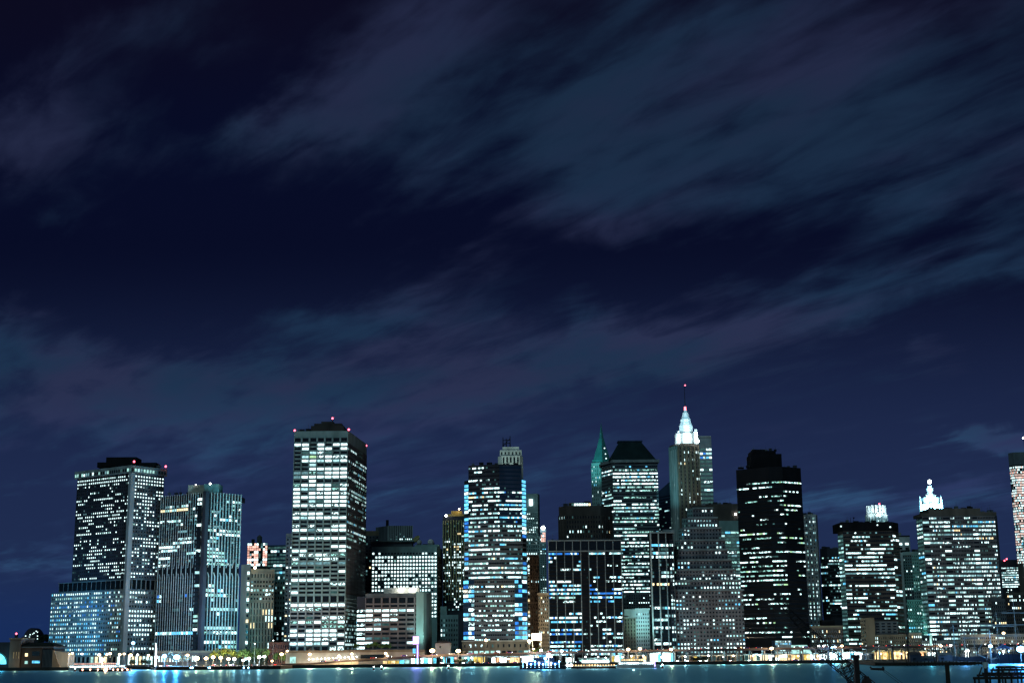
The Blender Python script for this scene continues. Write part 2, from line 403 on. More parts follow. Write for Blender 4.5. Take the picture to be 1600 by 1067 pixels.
b = Bld('scaffolded_tower', 'small tower wrapped in glowing pink scaffold with a roof water tank', 1400, 402, 'building')
C, P, z1 = b.chain(848, [(387, 2), (418, 0)], 18); b.block(P, GZ, z1, 'dkbrown')
b.face(C[0], C[1], b.z(884), z1, 9, 9, mat='dkbrown', wf=(.88, .85), rows='999999999', run=0, pal='pinkish', dp=.2, ds=.2, coldens=lambda u, v: .15 if .52 < u < .68 else 1)
p = at(404, 846, 1402); m = MB(); m.tube((p.x, p.y+5, p.z-1), (p.x, p.y+5, p.z+5), 2.6, 2.4, 10); m.tube((p.x, p.y+5, p.z+5), (p.x, p.y+5, p.z+7), 2.6, .2, 10)
for sx in (-2, 2):
    for sy in (3, 7): m.tube((p.x+sx, p.y+sy, z1), (p.x+sx, p.y+sy, p.z), .3, .3, 4)
part(m, 'water_tank', M_['dkbrown'], b.root); b.boxpx(393, 397, 842, 849, 4, 4, 'black'); b.done()
b = Bld('apartment_block', 'narrow unlit grey slab tight against the tallest left tower', 1345, 451, 'building')
C, P, z1 = b.chain(833, [(447, 0), (461, 2)], 25); b.block(P, GZ, z1, 'dkgrey')
b.face(C[0], (C[0][0]+7, C[0][1]+.8), GZ+20, z1-4, 2, 26, mat='dkgrey', wf=(.5, .4), dens=.35, pal='warmish'); b.done()
b = Bld('brick_building', 'low red brick building lit orange at street level beside the plaza trees', 1300, 440, 'building')
C, P, z1 = b.chain(1003, [(420, 0), (452, 1)], 18); b.block(P, GZ, z1, 'red'); b.face(C[0], C[1], GZ, z1-.8, 9, 3, mat='red', wf=(.5, .5), dens=.4, pal='yell', dp=.2, ds=.2); b.done()
# ---- 4 tallest tower on the left with seven bays
b = Bld('office_tower', 'tallest grey tower, seven broad bays of bright windows and four red roof beacons', 1300, 544)
C, P, z1 = b.chain(672, [(460, 0), (544, 0), (573, 88)], 10)
b.block(P, GZ, z1-.5, 'teal'); C = [(C[0][0], C[0][1]), (C[1][0], C[1][1]), C[2]]
zt = b.z(691); zm1 = b.z(928); zm0 = b.z(941); zlo = b.z(1008)
K = dict(mat='teal', dp=.9, ds=.35, pal='office', fill=.2)
b.face(C[0], C[1], b.z(690), b.z(683), 7, 1, wf=(.78, .85), dens=0, **K)
b.face(C[0], C[1], zm1, zt, 7, 37, wf=(.83, .56), rows='9488919984799998469378363476480424512'+'3', run=.55, **{**K, 'ds': .15})
b.face(C[0], C[1], zm0+.2, zm1-.8, 7, 1, wf=(.8, .85), dens=0, **K)
b.face(C[0], C[1], zlo, zm0, 7, 10, wf=(.83, .6), rows='8918689999', run=.6, **{**K, 'mat': 'grey'})
b.face(C[0], C[1], zlo-6, zlo-.3, 7, 1, wf=(.75, .85), rows='4', pal='dimcity', **{k: v for k, v in K.items() if k != 'pal'})
b.face(C[1], C[2], zm1, zt, 20, 37, wf=(.62, .5), rows='0203507354285828261504210301100200010', mat='dkgrey', run=.85, dp=.35, ds=.05, pal='tealish')
b.face(C[1], C[2], GZ+12, zm1-2, 20, 14, wf=(.5, .55), rows='01125456666666', mat='teal', run=.5, dp=.2, ds=.2, pal='tealish')
o, A, B_, _, _ = b.boxpx(486, 537, 665, 675, 14, 40, 'dkbrown'); b.boxpx(491, 534, 661.5, 666, 16, 34, 'dkbrown'); b.boxpx(502, 521, 658.5, 662, 20, 26, 'dkbrown')
b.beacon(460.5, 672.5, 1, 1); b.beacon(519.5, 653.5, 24, 1, None, 5); b.beacon(545, 671, 1, 1); b.beacon(572, 696, 86, 1)
clutter(b, 464, 484, 672, 12, 3); b.done()
b = Bld('annex_building', 'low grey annex with ribbon windows and a blank pale side wall at the tower foot', 1290, 660, 'building')
C, P, z1 = b.chain(926, [(571, 4), (661, 0), (673, 22)], 20)
b.block(P, GZ, z1, 'dkgrey')
b.face(C[0], C[1], b.z(942), b.z(932), 7, 1, mat='mauve', wf=(.8, .85), dens=0, dp=.8, ds=.6)
b.face(C[0], C[1], GZ+8, b.z(942), 7, 11, mat='mauve', wf=(.84, .5), rows='56666666666', run=.8, dp=.7, ds=.5, pal='office', coldens=lambda u, v: 1 if u < .12+.45 else .45)
m = MB(); m.prism([(C[1][0]-6, C[1][1]-1.5), (C[1][0]+.6, C[1][1]-1.5), (C[2][0]+.6, C[2][1]+10), (C[2][0]-5, C[2][1]+11)], GZ, z1+1); part(m, 'side_wall', M_['teal'], b.root)  # cyan light on the side wall is partly put into its green colour
C2, P2, z2 = b.chain(930, [(558, 12), (571.5, 12)], 14); b.block(P2, GZ, z2, 'char', 'recessed_wing')
b.face(C2[0], C2[1], GZ+8, b.z(950, 12), 1, 10, mat='black', wf=(.96, .55), dens=.95, rows='9999999999', pal='office', dp=0, ds=.1)
b.boxpx(600, 655, 917.5, 930, 16, 12, 'pale', 'roof_plant')
spot(at(672, 1018, 1262), at(664, 975, 1290), (.5, 1, .95), 90000, 60)
for px in (625.5, 644.5):
    b.beacon(px, 920.5, 14, 1.1, LWHITE)
    point(px, 921, 1301, (1, .95, .75), 2500)
clutter(b, 578, 598, 926, 8, 3, hmax=3); b.done()
# terrace and ramp wall
t = empty('terrace_wall', 'long tan terrace wall below the tall tower, floodlit along its ramp', 'wall', (xat(540, 1262, GZ), 1262, GZ))
m = MB(); zt_ = at(540, 1016.5, 1262).z
m.box(xat(446, 1262, 8), xat(664, 1262, 8), 1262, 1289, GZ, zt_); part(m, 'retaining_wall', M_['beige'], t)
m = MB(); m.box(xat(446, 1262, 8), xat(664, 1262, 8), 1261.5, 1262, zt_-1.2, zt_+.8); part(m, 'parapet', M_['tan'], t)
m = MB(); a_ = xat(563, 1260.8, 8); c_ = xat(600, 1260.8, 8); m.box(a_, c_, 1261.2, 1261.8, zt_-6.5, zt_-3.2); part(m, 'opening', W['dark'], t)
m = MB(); a_ = xat(453, 1260.8, 8); c_ = xat(462, 1260.8, 8); m.box(a_, c_, 1261.2, 1261.8, GZ+1.5, zt_-4.5); part(m, 'lit_panel', W['dim'] if 0 else W['teal'], t)
for i in range(13):
    px = 483+i*6.2; p = at(px, 1029.5-i*.35, 1259.5); m = MB(); m.box(p.x-.5, p.x+.5, p.y-.2, p.y+.2, p.z-.3, p.z+.3); part(m, 'wall_lamp', LWHITE, t)
    if i % 3 == 1: point(px, 1030, 1257, (1, .95, .85), 900, .5)
# ---- 5 behind
b = Bld('office_block', 'pale block with an even grid of bright square windows behind the annex', 1420, 683)
C, P, z1 = b.chain(853, [(581, 0), (683, 3), (691, 45)], 12); b.block(P, GZ, z1, 'teal')
b.face(C[0], C[1], b.z(965), z1-5, 21, 18, mat='teal', wf=(.56, .5), rows='399999999999999999', run=.1, pal='bright', dp=.3, ds=.25)
b.face(C[1], C[2], GZ+30, z1-9, 12, 24, mat='brown', wf=(.55, .5), dens=.06, pal='cool', dp=.3, ds=.3)
b.face((C[1][0]-12, C[1][1]-.1), (C[1][0]-2, C[1][1]-.05), GZ+2, b.z(966), 2, 12, mat='teal', wf=(.6, .55), dens=.6, pal='cool')
_, A, B_, _, _ = b.boxpx(580, 644, 845, 854, 10, 20, 'dkgrey', 'penthouse'); b.boxpx(577, 646, 844, 846, 7, 26, 'teal', 'penthouse_roof')
b.boxpx(648, 686, 850.5, 854, 10, 20, 'teal')
m = MB()
for px, r_ in ((673, 3.2), (655, 2.6)):
    p = at(px, 847, 1432); m.ball(p, r_, 12, 8); m.tube((p.x, p.y, p.z-6), p, .6, .6, 5)
part(m, 'radome', M_['pale'], b.root)
p = at(657, 843, 1436); m = MB(); m.tube((p.x-2, p.y, p.z-2), (p.x-4.5, p.y-2.5, p.z+1), 1, 4.5, 12); part(m, 'dish', M_['yellow'], b.root); clutter(b, 648, 680, 851, 8, 5); b.done()
b = Bld('office_block', 'distant dark block with thin pale vertical stripes above the lit grid block', 1560, 616)
C, P, z1 = b.chain(821, [(588, 20), (606, 0), (645, 2)], 30); b.block(P, GZ, z1, 'char')
ribs(b, C[1], C[2], 13, b.z(850), z1, 1.1, .8, 'grey'); ribs(b, C[0], C[1], 8, b.z(850), z1, .5, .8, 'dkgrey')
b.face(C[1], C[2], b.z(848), b.z(832), 13, 4, mat='char', wf=(.9, .5), rows='0446', pal='blue', dp=0, ds=.1, run=.8)
b.boxpx(603, 607, 812, 822, 4, 4, 'black', 'antenna'); b.done()
b = Bld('apartment_block', 'plain dull green block wedged right behind the tallest left tower', 1500, 580, 'building')
C, P, z1 = b.chain(829, [(571, 0), (592, 2)], 30); b.block(P, GZ, z1, 'tan')
b.face(C[0], C[1], GZ+60, z1-5, 4, 20, mat='dkgrey', wf=(.4, .5), dens=.12, pal='dimcity'); b.done()
# ---- 6 yellowish tower
b = Bld('apartment_tower', 'narrow tower with olive piers and a yellow-lit stepped crown', 1450, 708)
C, P, z1 = b.chain(806, [(692, 4), (726, 0)], 30); b.block(P, GZ, z1, 'char')
b.face(C[0], C[1], GZ+50, z1-6, 12, 34, mat='char', wf=(.6, .6), rows='1111112333333433443322322122112211', pal='yell', dp=.2, ds=.2, run=.3, dimp=.1)
ribs(b, C[0], C[1], 8, GZ+60, z1-4, .9, .7, 'yellow'); b.boxpx(699, 727, 803, 807, 6, 20, 'yellow', 'crown'); b.boxpx(705, 722, 798, 804, 9, 14, 'yellow', 'crown')
b.beacon(717.5, 795, 6, .8, LWARM); point(712, 795, 1452, (1, .6, .1), 1600); b.beacon(697, 805.5, -1, 1.1, LWHITE); b.done()
b = Bld('stone_building', 'low teal-lit stone building between the grid block and the faceted tower', 1380, 703, 'building')
C, P, z1 = b.chain(960, [(688, 2), (716, 0)], 30); b.block(P, GZ, z1, 'teal')
b.face(C[0], C[1], GZ+5, z1-3, 7, 8, mat='teal', wf=(.45, .5), dens=.3, pal='cool'); b.boxpx(688, 698, 947, 962, 6, 12, 'teal', 'turret'); b.done()
# ---- 7 faceted tower with blue corners
b = Bld('office_tower', 'faceted tower with glowing blue glass corners and long bands of white windows', 1280, 772)
ztop = b.z(725)
def PT(px, dY, z=None): return (xat(px, 1280+dY, z or ztop), 1280+dY)
zs = b.z(748); zl = b.z(1003); zmid = b.z(905)
S = [PT(725.5, 14, zs), PT(732, 9, zs), PT(762, 2), PT(780, 0), PT(815, 5, zs), PT(821.5, 12, zs)]
top = [(S[1][0], S[1][1]), S[2], S[3], S[4], (S[4][0]-4, S[4][1]+38), (S[1][0]+4, S[1][1]+32)]
b.block(top, GZ, ztop, 'char')
sh = [S[0], (S[1][0]+.5, S[1][1]+.3), (S[1][0]+4, S[1][1]+30), (S[0][0]+2, S[0][1]+30)]
b.block(sh, GZ, zs, 'navy', 'corner_bay'); b.block([(S[4][0]-.5, S[4][1]+.3), S[5], (S[5][0]-2, S[5][1]+30), (S[4][0]-4, S[4][1]+30)], GZ, zs, 'navy', 'corner_bay')
RW = '00610112344458'+'5645565556577'+'3665576'
K = dict(run=.85, dp=.12, ds=.25, pal='blue', wf=(.94, .38))
b.face(S[1], S[2], b.z(818), ztop-1, 10, 14, mat='char', rows='53055888578594', **{**K, 'pal': 'cool'})
b.face(S[2], S[3], b.z(818), ztop-1, 7, 14, mat='char', rows='00147566957753', **{**K, 'pal': 'cool'})
b.face(S[3], S[4], b.z(818), ztop-1, 14, 14, mat='navy', rows='00000185599583', dark='bluegl', **K)
b.face(S[1], S[2], b.z(905), b.z(818), 10, 12, mat='dkgrey', rows='565675658799', **{**K, 'pal': 'cool'})
b.face(S[2], S[3], b.z(905), b.z(818), 7, 12, mat='dkgrey', rows='565655667899', **{**K, 'pal': 'cool'})
b.face(S[3], S[4], b.z(905), b.z(818), 14, 12, mat='dkgrey', rows='465666657789', **{**K, 'pal': 'cool'})
b.face(S[0], S[1], b.z(830), zs, 1, 14, mat='navy', rows='9999999999'+'9999', pal='bluecorner', wf=(.95, .72), ds=.2, dp=.1)
b.face(S[4], S[5], b.z(840), zs, 1, 15, mat='navy', rows='999999999999999', pal='bluecorner', wf=(.95, .72), ds=.2, dp=.1)
b.face(S[0], S[1], b.z(905), b.z(830), 1, 10, mat='dkgrey', rows='5465456778', pal='bluecorner', wf=(.9, .6), ds=.2, dp=.1)
b.face(S[4], S[5], b.z(905), b.z(840), 1, 9, mat='dkgrey', rows='346545677', pal='bluecorner', wf=(.9, .6), ds=.2, dp=.1)
# lower block, flat stone front between blue corners
Q = [PT(724, 8, zmid), PT(732, 2, zmid), PT(741, -2, zmid), PT(804, -2, zmid), PT(815.5, 2, zmid), PT(823, 8, zmid)]
b.block(Q+[(Q[5][0], Q[5][1]+40), (Q[0][0], Q[0][1]+40)], GZ, zmid, 'dkgrey', 'lower_block')
b.face(Q[2], Q[3], zl, zmid, 18, 13, mat='dkgrey', rows='3644436735634', run=.6, pal='cool', wf=(.8, .34), dp=.1, ds=.3)
for i0, i1 in ((0, 1), (1, 2), (3, 4), (4, 5)):
    b.face(Q[i0], Q[i1], zl+2, zmid, 2 if i0 in (3, 1) else 1, 13, mat='navy', rows='5666777888999', run=.7, pal='bluecorner' if i0 != 1 else 'blue', wf=(.95, .66), dp=.08, ds=.2, dark='bluegl')
p0 = PT(722, -6, 20); p1 = PT(826, -6, 20); zp = zat(1002, 772, 1274)
b.block([p0, p1, (p1[0], p1[1]+50), (p0[0], p0[1]+50)], GZ, zp, 'tan', 'podium')
b.face(p0, p1, zp-6, zp-1, 12, 1, mat='tan', wf=(.3, .55), rows='4', pal='warmish', dp=.5, ds=.3)
b.face(p0, p1, zp-11, zp-6.8, 12, 1, mat='tan', wf=(.7, .55), rows='5', pal='warmish', dp=.4, ds=.5)
m = MB(); m.box(p0[0]-.5, p1[0]+.5, p0[1]-1, p0[1]+2, zp, zp+1.2); part(m, 'parapet', M_['beige'], b.root)
clutter(b, 735, 812, 725, 12, 7, hmax=3); b.done()
# ---- 8 behind the faceted tower
b = Bld('stone_tower', 'pale stone tower top with rounded shoulders and a roof mast, behind the faceted tower', 1620, 798)
C, P, z1 = b.chain(712, [(778, 6), (784, 0), (812, 0), (817, 6)], 26); b.block(P, GZ, z1, 'pale')
b.face(C[1], C[2], z1-28, z1, 5, 3, mat='pale', wf=(.5, .72), dens=.1, dp=1.2, ds=.1); b.face(C[1], C[2], GZ+120, z1-29, 5, 14, mat='pale', wf=(.5, .6), dens=.15, dp=1.2, ds=.1)
_, A, B_, zb_, zt_ = b.boxpx(781, 815, 703, 713, 4, 22, 'pale', 'setback'); b.face(A, B_, zb_+1, zt_-1, 6, 1, mat='pale', wf=(.4, .6), dens=.45, pal='cool')
b.boxpx(785, 811, 698, 704, 7, 16, 'pale', 'setback')
m = MB()
for px, y0 in ((786, 683), (791, 685), (797, 681)):
    p = at(px, 699, 1634); q = at(px, y0, 1634); m.tube(p, q, .7, .4, 5)
for yy in (688, 693):
    m.tube(at(786, yy, 1634), at(797, yy-1, 1634), .5, .5, 4)
m.tube(at(786, 697, 1634), at(797, 685, 1634), .4, .4, 4)
part(m, 'mast_frame', BLK, b.root); b.done(); spot(at(800, 735, 1570), at(797, 705, 1625), (.7, 1, .9), 60000, 70)
b = Bld('stone_tower', 'grey-green stone tower with one tall glowing top window right of the blue corners', 1500, 833)
C, P, z1 = b.chain(771, [(820, 2), (840, 0), (843, 12)], 20); b.block(P, GZ, z1, 'teal')
b.face(C[0], C[1], GZ+100, z1-20, 7, 22, mat='teal', wf=(.4, .5), dens=.22, pal='warmish', dp=.4, ds=.1)
p = at(829.5, 790, 1499.3); m = MB(); m.box(p.x-2, p.x+2, p.y-.1, p.y+.3, p.z, p.z+7); part(m, 'window', W['white'], b.root)
C2, P2, z2 = b.chain(838, [(822, -8), (850, -8)], 20); b.block(P2, GZ, z2, 'teal', 'setback'); b.face(C2[0], C2[1], GZ+60, z2-2, 8, 18, mat='teal', wf=(.4, .5), dens=.15, pal='cool', dp=.4); b.done()
b = Bld('stone_tower', 'slender tower with a brick shaft and a white lantern on top', 1460, 849)
C, P, z1 = b.chain(846, [(843.5, 0), (853.5, 0)], 8); b.block(P, GZ, z1, 'teal')
b.face(C[0], C[1], GZ+60, z1-2, 3, 26, mat='teal', wf=(.4, .5), dens=.2, pal='cool')
_, A, B_, zb_, zt_ = b.boxpx(845, 852.5, 831, 847, 1, 6, 'red', 'shaft'); b.face(A, B_, zb_, zt_, 3, 4, mat='pale', wf=(.7, .8), dens=.85, pal='pinkish')
b.boxpx(844, 853, 827, 831.5, 0, 6, 'pale', 'lantern'); b.beacon(848.5, 824.5, 2, 2.0, LWHITE); point(848.5, 825, 1454, (.5, .8, 1), 2500); b.done()
b = Bld('apartment_tower', 'plain brown slab with a lit column of corner windows beside the faceted tower', 1350, 834, 'building')
C, P, z1 = b.chain(866, [(824, 0), (842, 8)], 20); b.block(P, GZ, z1, 'brown')
b.face(C[0], (C[0][0]+1.8, C[0][1]+.6), GZ+5, z1-2, 1, 26, mat='beige', wf=(.85, .55), dens=.7, pal='warmish', dp=.2, ds=.2)
b.face((C[0][0]+2.5, C[0][1]+1), C[1], GZ+5, z1-2, 4, 26, mat='brown', wf=(.4, .5), dens=.03, pal='cool', dp=.6, ds=.1); b.done()
b = Bld('stone_building', 'beige stone building with a cornice between the brown slab and the black grid tower', 1330, 850, 'building')
C, P, z1 = b.chain(927, [(841, 0), (860, 2)], 20); b.block(P, GZ, z1, 'beige')
b.face(C[0], C[1], GZ+4, z1-2, 6, 16, mat='beige', wf=(.4, .5), dens=.1, pal='warmish', dp=.2, ds=.2)
m = MB(); m.box(C[0][0]-1, C[1][0]+1, C[0][1]-1.5, C[0][1]+2, z1-1, z1+.8); part(m, 'cornice', M_['beige'], b.root); b.done()
# ---- 9 black grid tower
b = Bld('office_tower', 'squat black tower with nine bays split by thin pale mullions, middle bay unlit', 1280, 914)
C, P, z1 = b.chain(843.5, [(856, 0), (970.5, 0)], 45); b.block(P, GZ, z1, 'black')
zt = b.z(861.5)
b.face(C[0], C[1], zt+1.5, z1-1, 9, 1, mat='char', wf=(.97, .95), dens=0, dp=.3, ds=.3)
A, B_ = Vector(C[0]), Vector(C[1])
rowsL = '92155333488650' + '0773278376999'; rowsR = '70055345568440' + '056342252799'+'7'
b.face(A, A.lerp(B_, 4/9), GZ+5, zt, 4*4, 26, mat='black', rows=rowsL[:26], run=.8, wf=(.97, .46), pal='blue', dp=0, ds=.12, fill=.0)
b.face(A.lerp(B_, 5/9), B_, GZ+5, zt, 4*4, 26, mat='black', rows=rowsR[:26], run=.8, wf=(.97, .46), pal='blue', dp=0, ds=.12, fill=.0)
b.face(A.lerp(B_, 4/9), A.lerp(B_, 5/9), GZ+5, zt, 6, 26, mat='black', rows='00000000000000000000112211', run=.3, wf=(.5, .4), pal='warmish', dp=0, ds=.12)
ribs(b, C[0], C[1], 9, GZ+2, z1, .6, .5, 'grey', 'mullion'); m = MB()
for zz in (z1-.8, zt): m.box(C[0][0]-.3, C[1][0]+.3, C[0][1]-.75, C[0][1]+.2, zz, zz+1.0)
part(m, 'cornice', M_['grey'], b.root); clutter(b, 860, 966, 843.5, 8, 9, hmax=4); b.done()
# ---- 10 dark octagonal
b = Bld('office_tower', 'dark brown octagonal tower with a bright lit strip on its roof', 1420, 912)
C, P, z1 = b.chain(790, [(873, 10), (884, 0), (938, 0), (956, 14)], 40); b.block(P, GZ, z1, 'dkbrown')
b.face(C[1], C[2], GZ+90, z1-9, 13, 11, mat='dkbrown', wf=(.4, .5), rows='01323140101', pal='cool', dp=1.0, ds=.3)
b.face(C[0], C[1], GZ+90, z1-9, 3, 11, mat='dkbrown', wf=(.4, .5), dens=.2, pal='cool', dp=1.0, ds=.3)
b.face(C[2], C[3], GZ+90, z1-9, 5, 11, mat='dkbrown', wf=(.4, .5), dens=.12, pal='cool', dp=1.0, ds=.3)
_, A, B_, zb_, zt_ = b.boxpx(889, 923, 785, 791, 6, 16, 'tan', 'roof_plant'); b.face(A, B_, zb_+.5, zt_-.5, 9, 1, mat='tan', wf=(.8, .8), rows='9', dens=.9, pal='yell', dp=.2)
b.boxpx(913, 922, 783, 786, 8, 8, 'black'); clutter(b, 876, 950, 789.5, 8, 6); b.done()
# ---- 11 green spire and hip-roofed tower
b = Bld('spire_tower', 'slim stone tower under a steep green pyramid spire', 1700, 938, 'tower')
C, P, z1 = b.chain(722, [(924, 8), (938, 0), (952, 8)], 18); b.block(P, GZ, z1, 'teal')
b.face(C[0], C[1], GZ+150, z1-3, 5, 18, mat='teal', wf=(.35, .5), dens=.25, pal='cool', dp=.6); b.face(C[1], C[2], GZ+150, z1-3, 5, 18, mat='teal', wf=(.35, .5), dens=.45, pal='cool', dp=.6)
cx = xat(940.5, 1713, z1); cy = 1713
def sq(h, c=(cx, cy)): return [(c[0]-h, c[1]), (c[0], c[1]-h), (c[0]+h, c[1]), (c[0], c[1]+h)]
za = b.z(722); zc = b.z(684); zd = b.z(672); ze = b.z(658)
m = MB(); m.prism(sq(11.5), za, b.z(716)); m.prism(sq(10), b.z(716), b.z(700), sq(6.8)); m.prism(sq(6.3), b.z(700), zc, sq(3.2)); m.prism(sq(3.4), zc, zc+1.2); m.prism(sq(2.6), zc+1.2, zd, sq(1.6)); m.prism(sq(1.5), zd, ze, sq(.15))
part(m, 'spire', M_['green'], b.root)
for px, py in ((944.5, 700), (946, 709), (947, 716)): b.beacon(px, py, 2, .8, W['white'])
b.done()
spot((cx-45, 1640, zc-60), (cx, cy, zc-25), (.15, .95, .95), 230000, 45)
b = Bld('office_tower', 'broad tower with a dark hipped roof and rows of white ribbon windows', 1520, 985)
C, P, z1 = b.chain(719, [(940, 24), (957, 0), (1027, 0)], 40); b.block(P, GZ, z1, 'dkgrey')
K = dict(mat='dkgrey', run=.86, dp=.15, ds=.3, wf=(.92, .42), pal='office')
b.face(C[1], C[2], b.z(905), z1-5, 22, 33, rows='289999972135787883445229646566763', **{**K, 'pal': 'tealish'})
b.face(C[0], C[1], b.z(905), z1-5, 7, 33, dens=.25, **{**K, 'pal': 'tealish'})
b.face(C[1], C[2], b.z(1000), b.z(905), 22, 17, rows='98888774211111111', **{**K, 'pal': 'tealish'})
m = MB(); bb_ = [(C[0][0]-1.5, C[0][1]-1), (C[1][0], C[1][1]-2), (C[2][0]+2, C[2][1]-2), (C[2][0]+2, C[2][1]+42), (C[0][0]-1.5, C[2][1]+42)]
m.prism(bb_, z1-2.5, z1+.5); part(m, 'cornice', M_['grey'], b.root)
zr_ = b.z(691, 20)
x0, x1 = xat(967, 1540, zr_), xat(1001, 1540, zr_)
base = [(C[1][0]-4, C[1][1]+1), (C[2][0]-1, C[2][1]+1), (C[2][0]-1, C[2][1]+38), (C[1][0]-4, C[2][1]+38)]
topq = [(x0, 1536), (x1, 1536), (x1, 1548), (x0, 1548)]
m = MB(); m.prism(base, z1+.6, zr_, topq); part(m, 'roof', wallmat('dark_copper_roof', (.010, .022, .024), .8), b.root)
b.block([(x0-1.5, 1535), (x1+1.5, 1535), (x1+1.5, 1550), (x0-1.5, 1550)], zr_, zr_+1.4, 'navy', 'roof_ridge'); b.done()
b = Bld('stone_building', 'small cyan-lit white stone building with a rooftop balustrade below the hip-roofed tower', 1310, 995, 'building')
C, P, z1 = b.chain(951, [(975, 3), (993, 0), (1014, 1)], 20); b.block(P, GZ, z1, 'white')
b.face(C[1], C[2], GZ+6, z1-3, 6, 11, mat='white', wf=(.4, .5), dens=.05, pal='cool', dp=.3, ds=.2)
b.face(C[0], C[1], GZ+6, z1-8, 4, 10, mat='beige', wf=(.3, .6), dens=.05, pal='cool', dp=.9, ds=.1)
m = MB(); m.box(C[1][0]-.6, C[2][0]+.8, C[1][1]-1, C[1][1]+2, z1-1, z1+.6); m.box(C[0][0]-.5, C[1][0], C[0][1]-2, C[0][1]+2, z1-8, z1-6.8); part(m, 'cornice', M_['white'], b.root)
b.done(); spot(at(1003, 1018, 1270), at(1003, 965, 1311), (.35, 1, .9), 52000, 50)
b = Bld('stone_building', 'dark masonry block with small windows behind the cyan-lit stone building', 1400, 990, 'building')
C, P, z1 = b.chain(925, [(970, 4), (982, 0), (1015, 0)], 20); b.block(P, GZ, z1, 'dkgrey'); b.face(C[0], C[1], GZ+5, z1-2, 3, 16, mat='dkgrey', wf=(.4, .5), dens=.3, pal='cool')
b.face(C[1], C[2], GZ+40, z1-2, 9, 10, mat='dkgrey', wf=(.45, .5), dens=.12, pal='cool'); b.done()
# ---- 12 dark tower with white mullions
b = Bld('office_tower', 'narrow black tower with bright vertical fins beside the stepped tower', 1300, 1030)
C, P, z1 = b.chain(832, [(1013, 4), (1016, 0), (1052, 2)], 30); b.block(P, GZ, z1, 'black')
b.face(C[1], (C[1][0]+16, C[1][1]+1), GZ+10, z1-6, 7, 28, mat='black', wf=(.96, .6), rows='0998506043071020260190630212', run=.85, pal='cool', dp=0, ds=.1)
b.face((C[1][0]+17, C[1][1]+1), C[2], GZ+10, z1-6, 2, 28, mat='char', wf=(.7, .6), dens=.5, pal='cool', dp=.2, ds=.1)
p0 = Vector(C[1]); p1 = Vector(C[2])
for t, w_, mt in ((0, 1.3, 'pale'), (.34, 1.0, 'pale'), (.66, .9, 'grey'), (.98, .6, 'dkgrey')):
    q = p0.lerp(p1, t); m = MB(); m.box(q.x-w_/2, q.x+w_/2, q.y-1.4, q.y+.3, GZ, z1+.6); part(m, 'fin', M_[mt], b.root)
m = MB(); m.box(C[1][0]-.6, C[2][0], C[1][1]-1, C[1][1]+3, z1-.5, z1+.9); part(m, 'parapet', M_['grey'], b.root)
b.boxpx(1036, 1054, 827, 833, 6, 14, 'grey'); clutter(b, 1018, 1036, 831, 8, 2); b.done(); spot(at(1016, 1020, 1262), at(1017, 955, 1300), (.3, .85, 1), 60000, 50)
b = Bld('office_tower', 'dark blue tower with a slanted roofline behind the floodlit crown tower', 1620, 1040)
zl_, zr_ = zat(764, 1029, 1620), zat(757, 1048, 1632); x0 = xat(1029, 1632, zl_); x1 = xat(1060, 1610, zr_)
m = MB(); m.hexa([(x0, 1640, GZ), (x1, 1600, GZ), (x1, 1660, GZ), (x0, 1660, GZ), (x0, 1640, zl_-1), (x1, 1600, zr_+9), (x1, 1660, zr_+9), (x0, 1660, zl_-1)]); part(m, 'wall', M_['navy'], b.root)
b.face((x0, 1640), (x1, 1600), GZ+130, zl_-6, 14, 16, mat='navy', wf=(.9, .45), rows='0040130010554300', pal='cool', run=.85, dp=0, ds=.15); b.done()
# ---- 13 floodlit crown tower
b = Bld('art_deco_tower', 'slender brown tower with a dazzling white stepped crown and a tall antenna', 1560, 1070, 'tower')
C, P, z1 = b.chain(693, [(1046, 16), (1058, 0), (1092, 4)], 30); b.block(P, GZ, z1, 'brown')
b.face(C[1], C[2], GZ+120, z1-3, 11, 26, mat='brown', wf=(.4, .55), rows='04312221221121111112211123', pal='warmish', dp=.4, ds=.15)
b.face(C[0], C[1], GZ+120, z1-6, 6, 26, mat='pale', wf=(.45, .5), dens=.3, rows='00011333422120013452232122', pal='tealish', dp=1.0, ds=.1)
ribs(b, C[0], C[1], 4, GZ+120, z1-2, .9, 1.3, 'teal'); ribs(b, C[1], C[2], 5, GZ+120, z1-2, 1.2, 1.1, 'tan')
for xx, yy in ((1041, 6), ):
    pass
cx = xat(1072.5, 1572, z1); cy = 1572
def tier(y0, y1, w0, w1, nm='crown_tier', oct_=True):
    za, zb2 = b.z(y0, 12), b.z(y1, 12); s0 = w0*.702/2; s1 = w1*.702/2
    def og(s): k = s*.45; return [(cx-s, cy+k), (cx-s, cy-k), (cx-k, cy-s), (cx+k, cy-s), (cx+s, cy-k), (cx+s, cy+k), (cx+k, cy+s), (cx-k, cy+s)]
    m = MB(); m.prism(og(s0), za, zb2, og(s1)); return m
m = tier(694, 678, 25, 25)
part(m, 'crown_tier', M_['white'], b.root)
for sx in (-1, 1):
    for sy in (-1, 1):
        m = MB(); q = (cx+sx*9.6, cy+sy*9.6); h = b.z(676.5 if sx > 0 else 679, 12); m.box(q[0]-1.8, q[0]+1.8, q[1]-1.8, q[1]+1.8, z1, h); m.box(q[0]-1.1, q[0]+1.1, q[1]-1.1, q[1]+1.1, h, h+2.5); part(m, 'crown_turret', M_['white'], b.root)
for y0, y1, w0, w1 in ((678, 665, 21, 20), (665, 662, 18, 18), (662, 655.5, 16.5, 15.5), (655.5, 653, 13, 12), (653, 645, 11.5, 8), (645, 641, 6, 4)):
    part(tier(y0, y1, w0, w1), 'crown_tier', M_['white'], b.root)
part(tier(641, 635.5, 3.6, 3), 'red_lantern', lampmat('lantern_red', (1, .2, .25), 4), b.root)
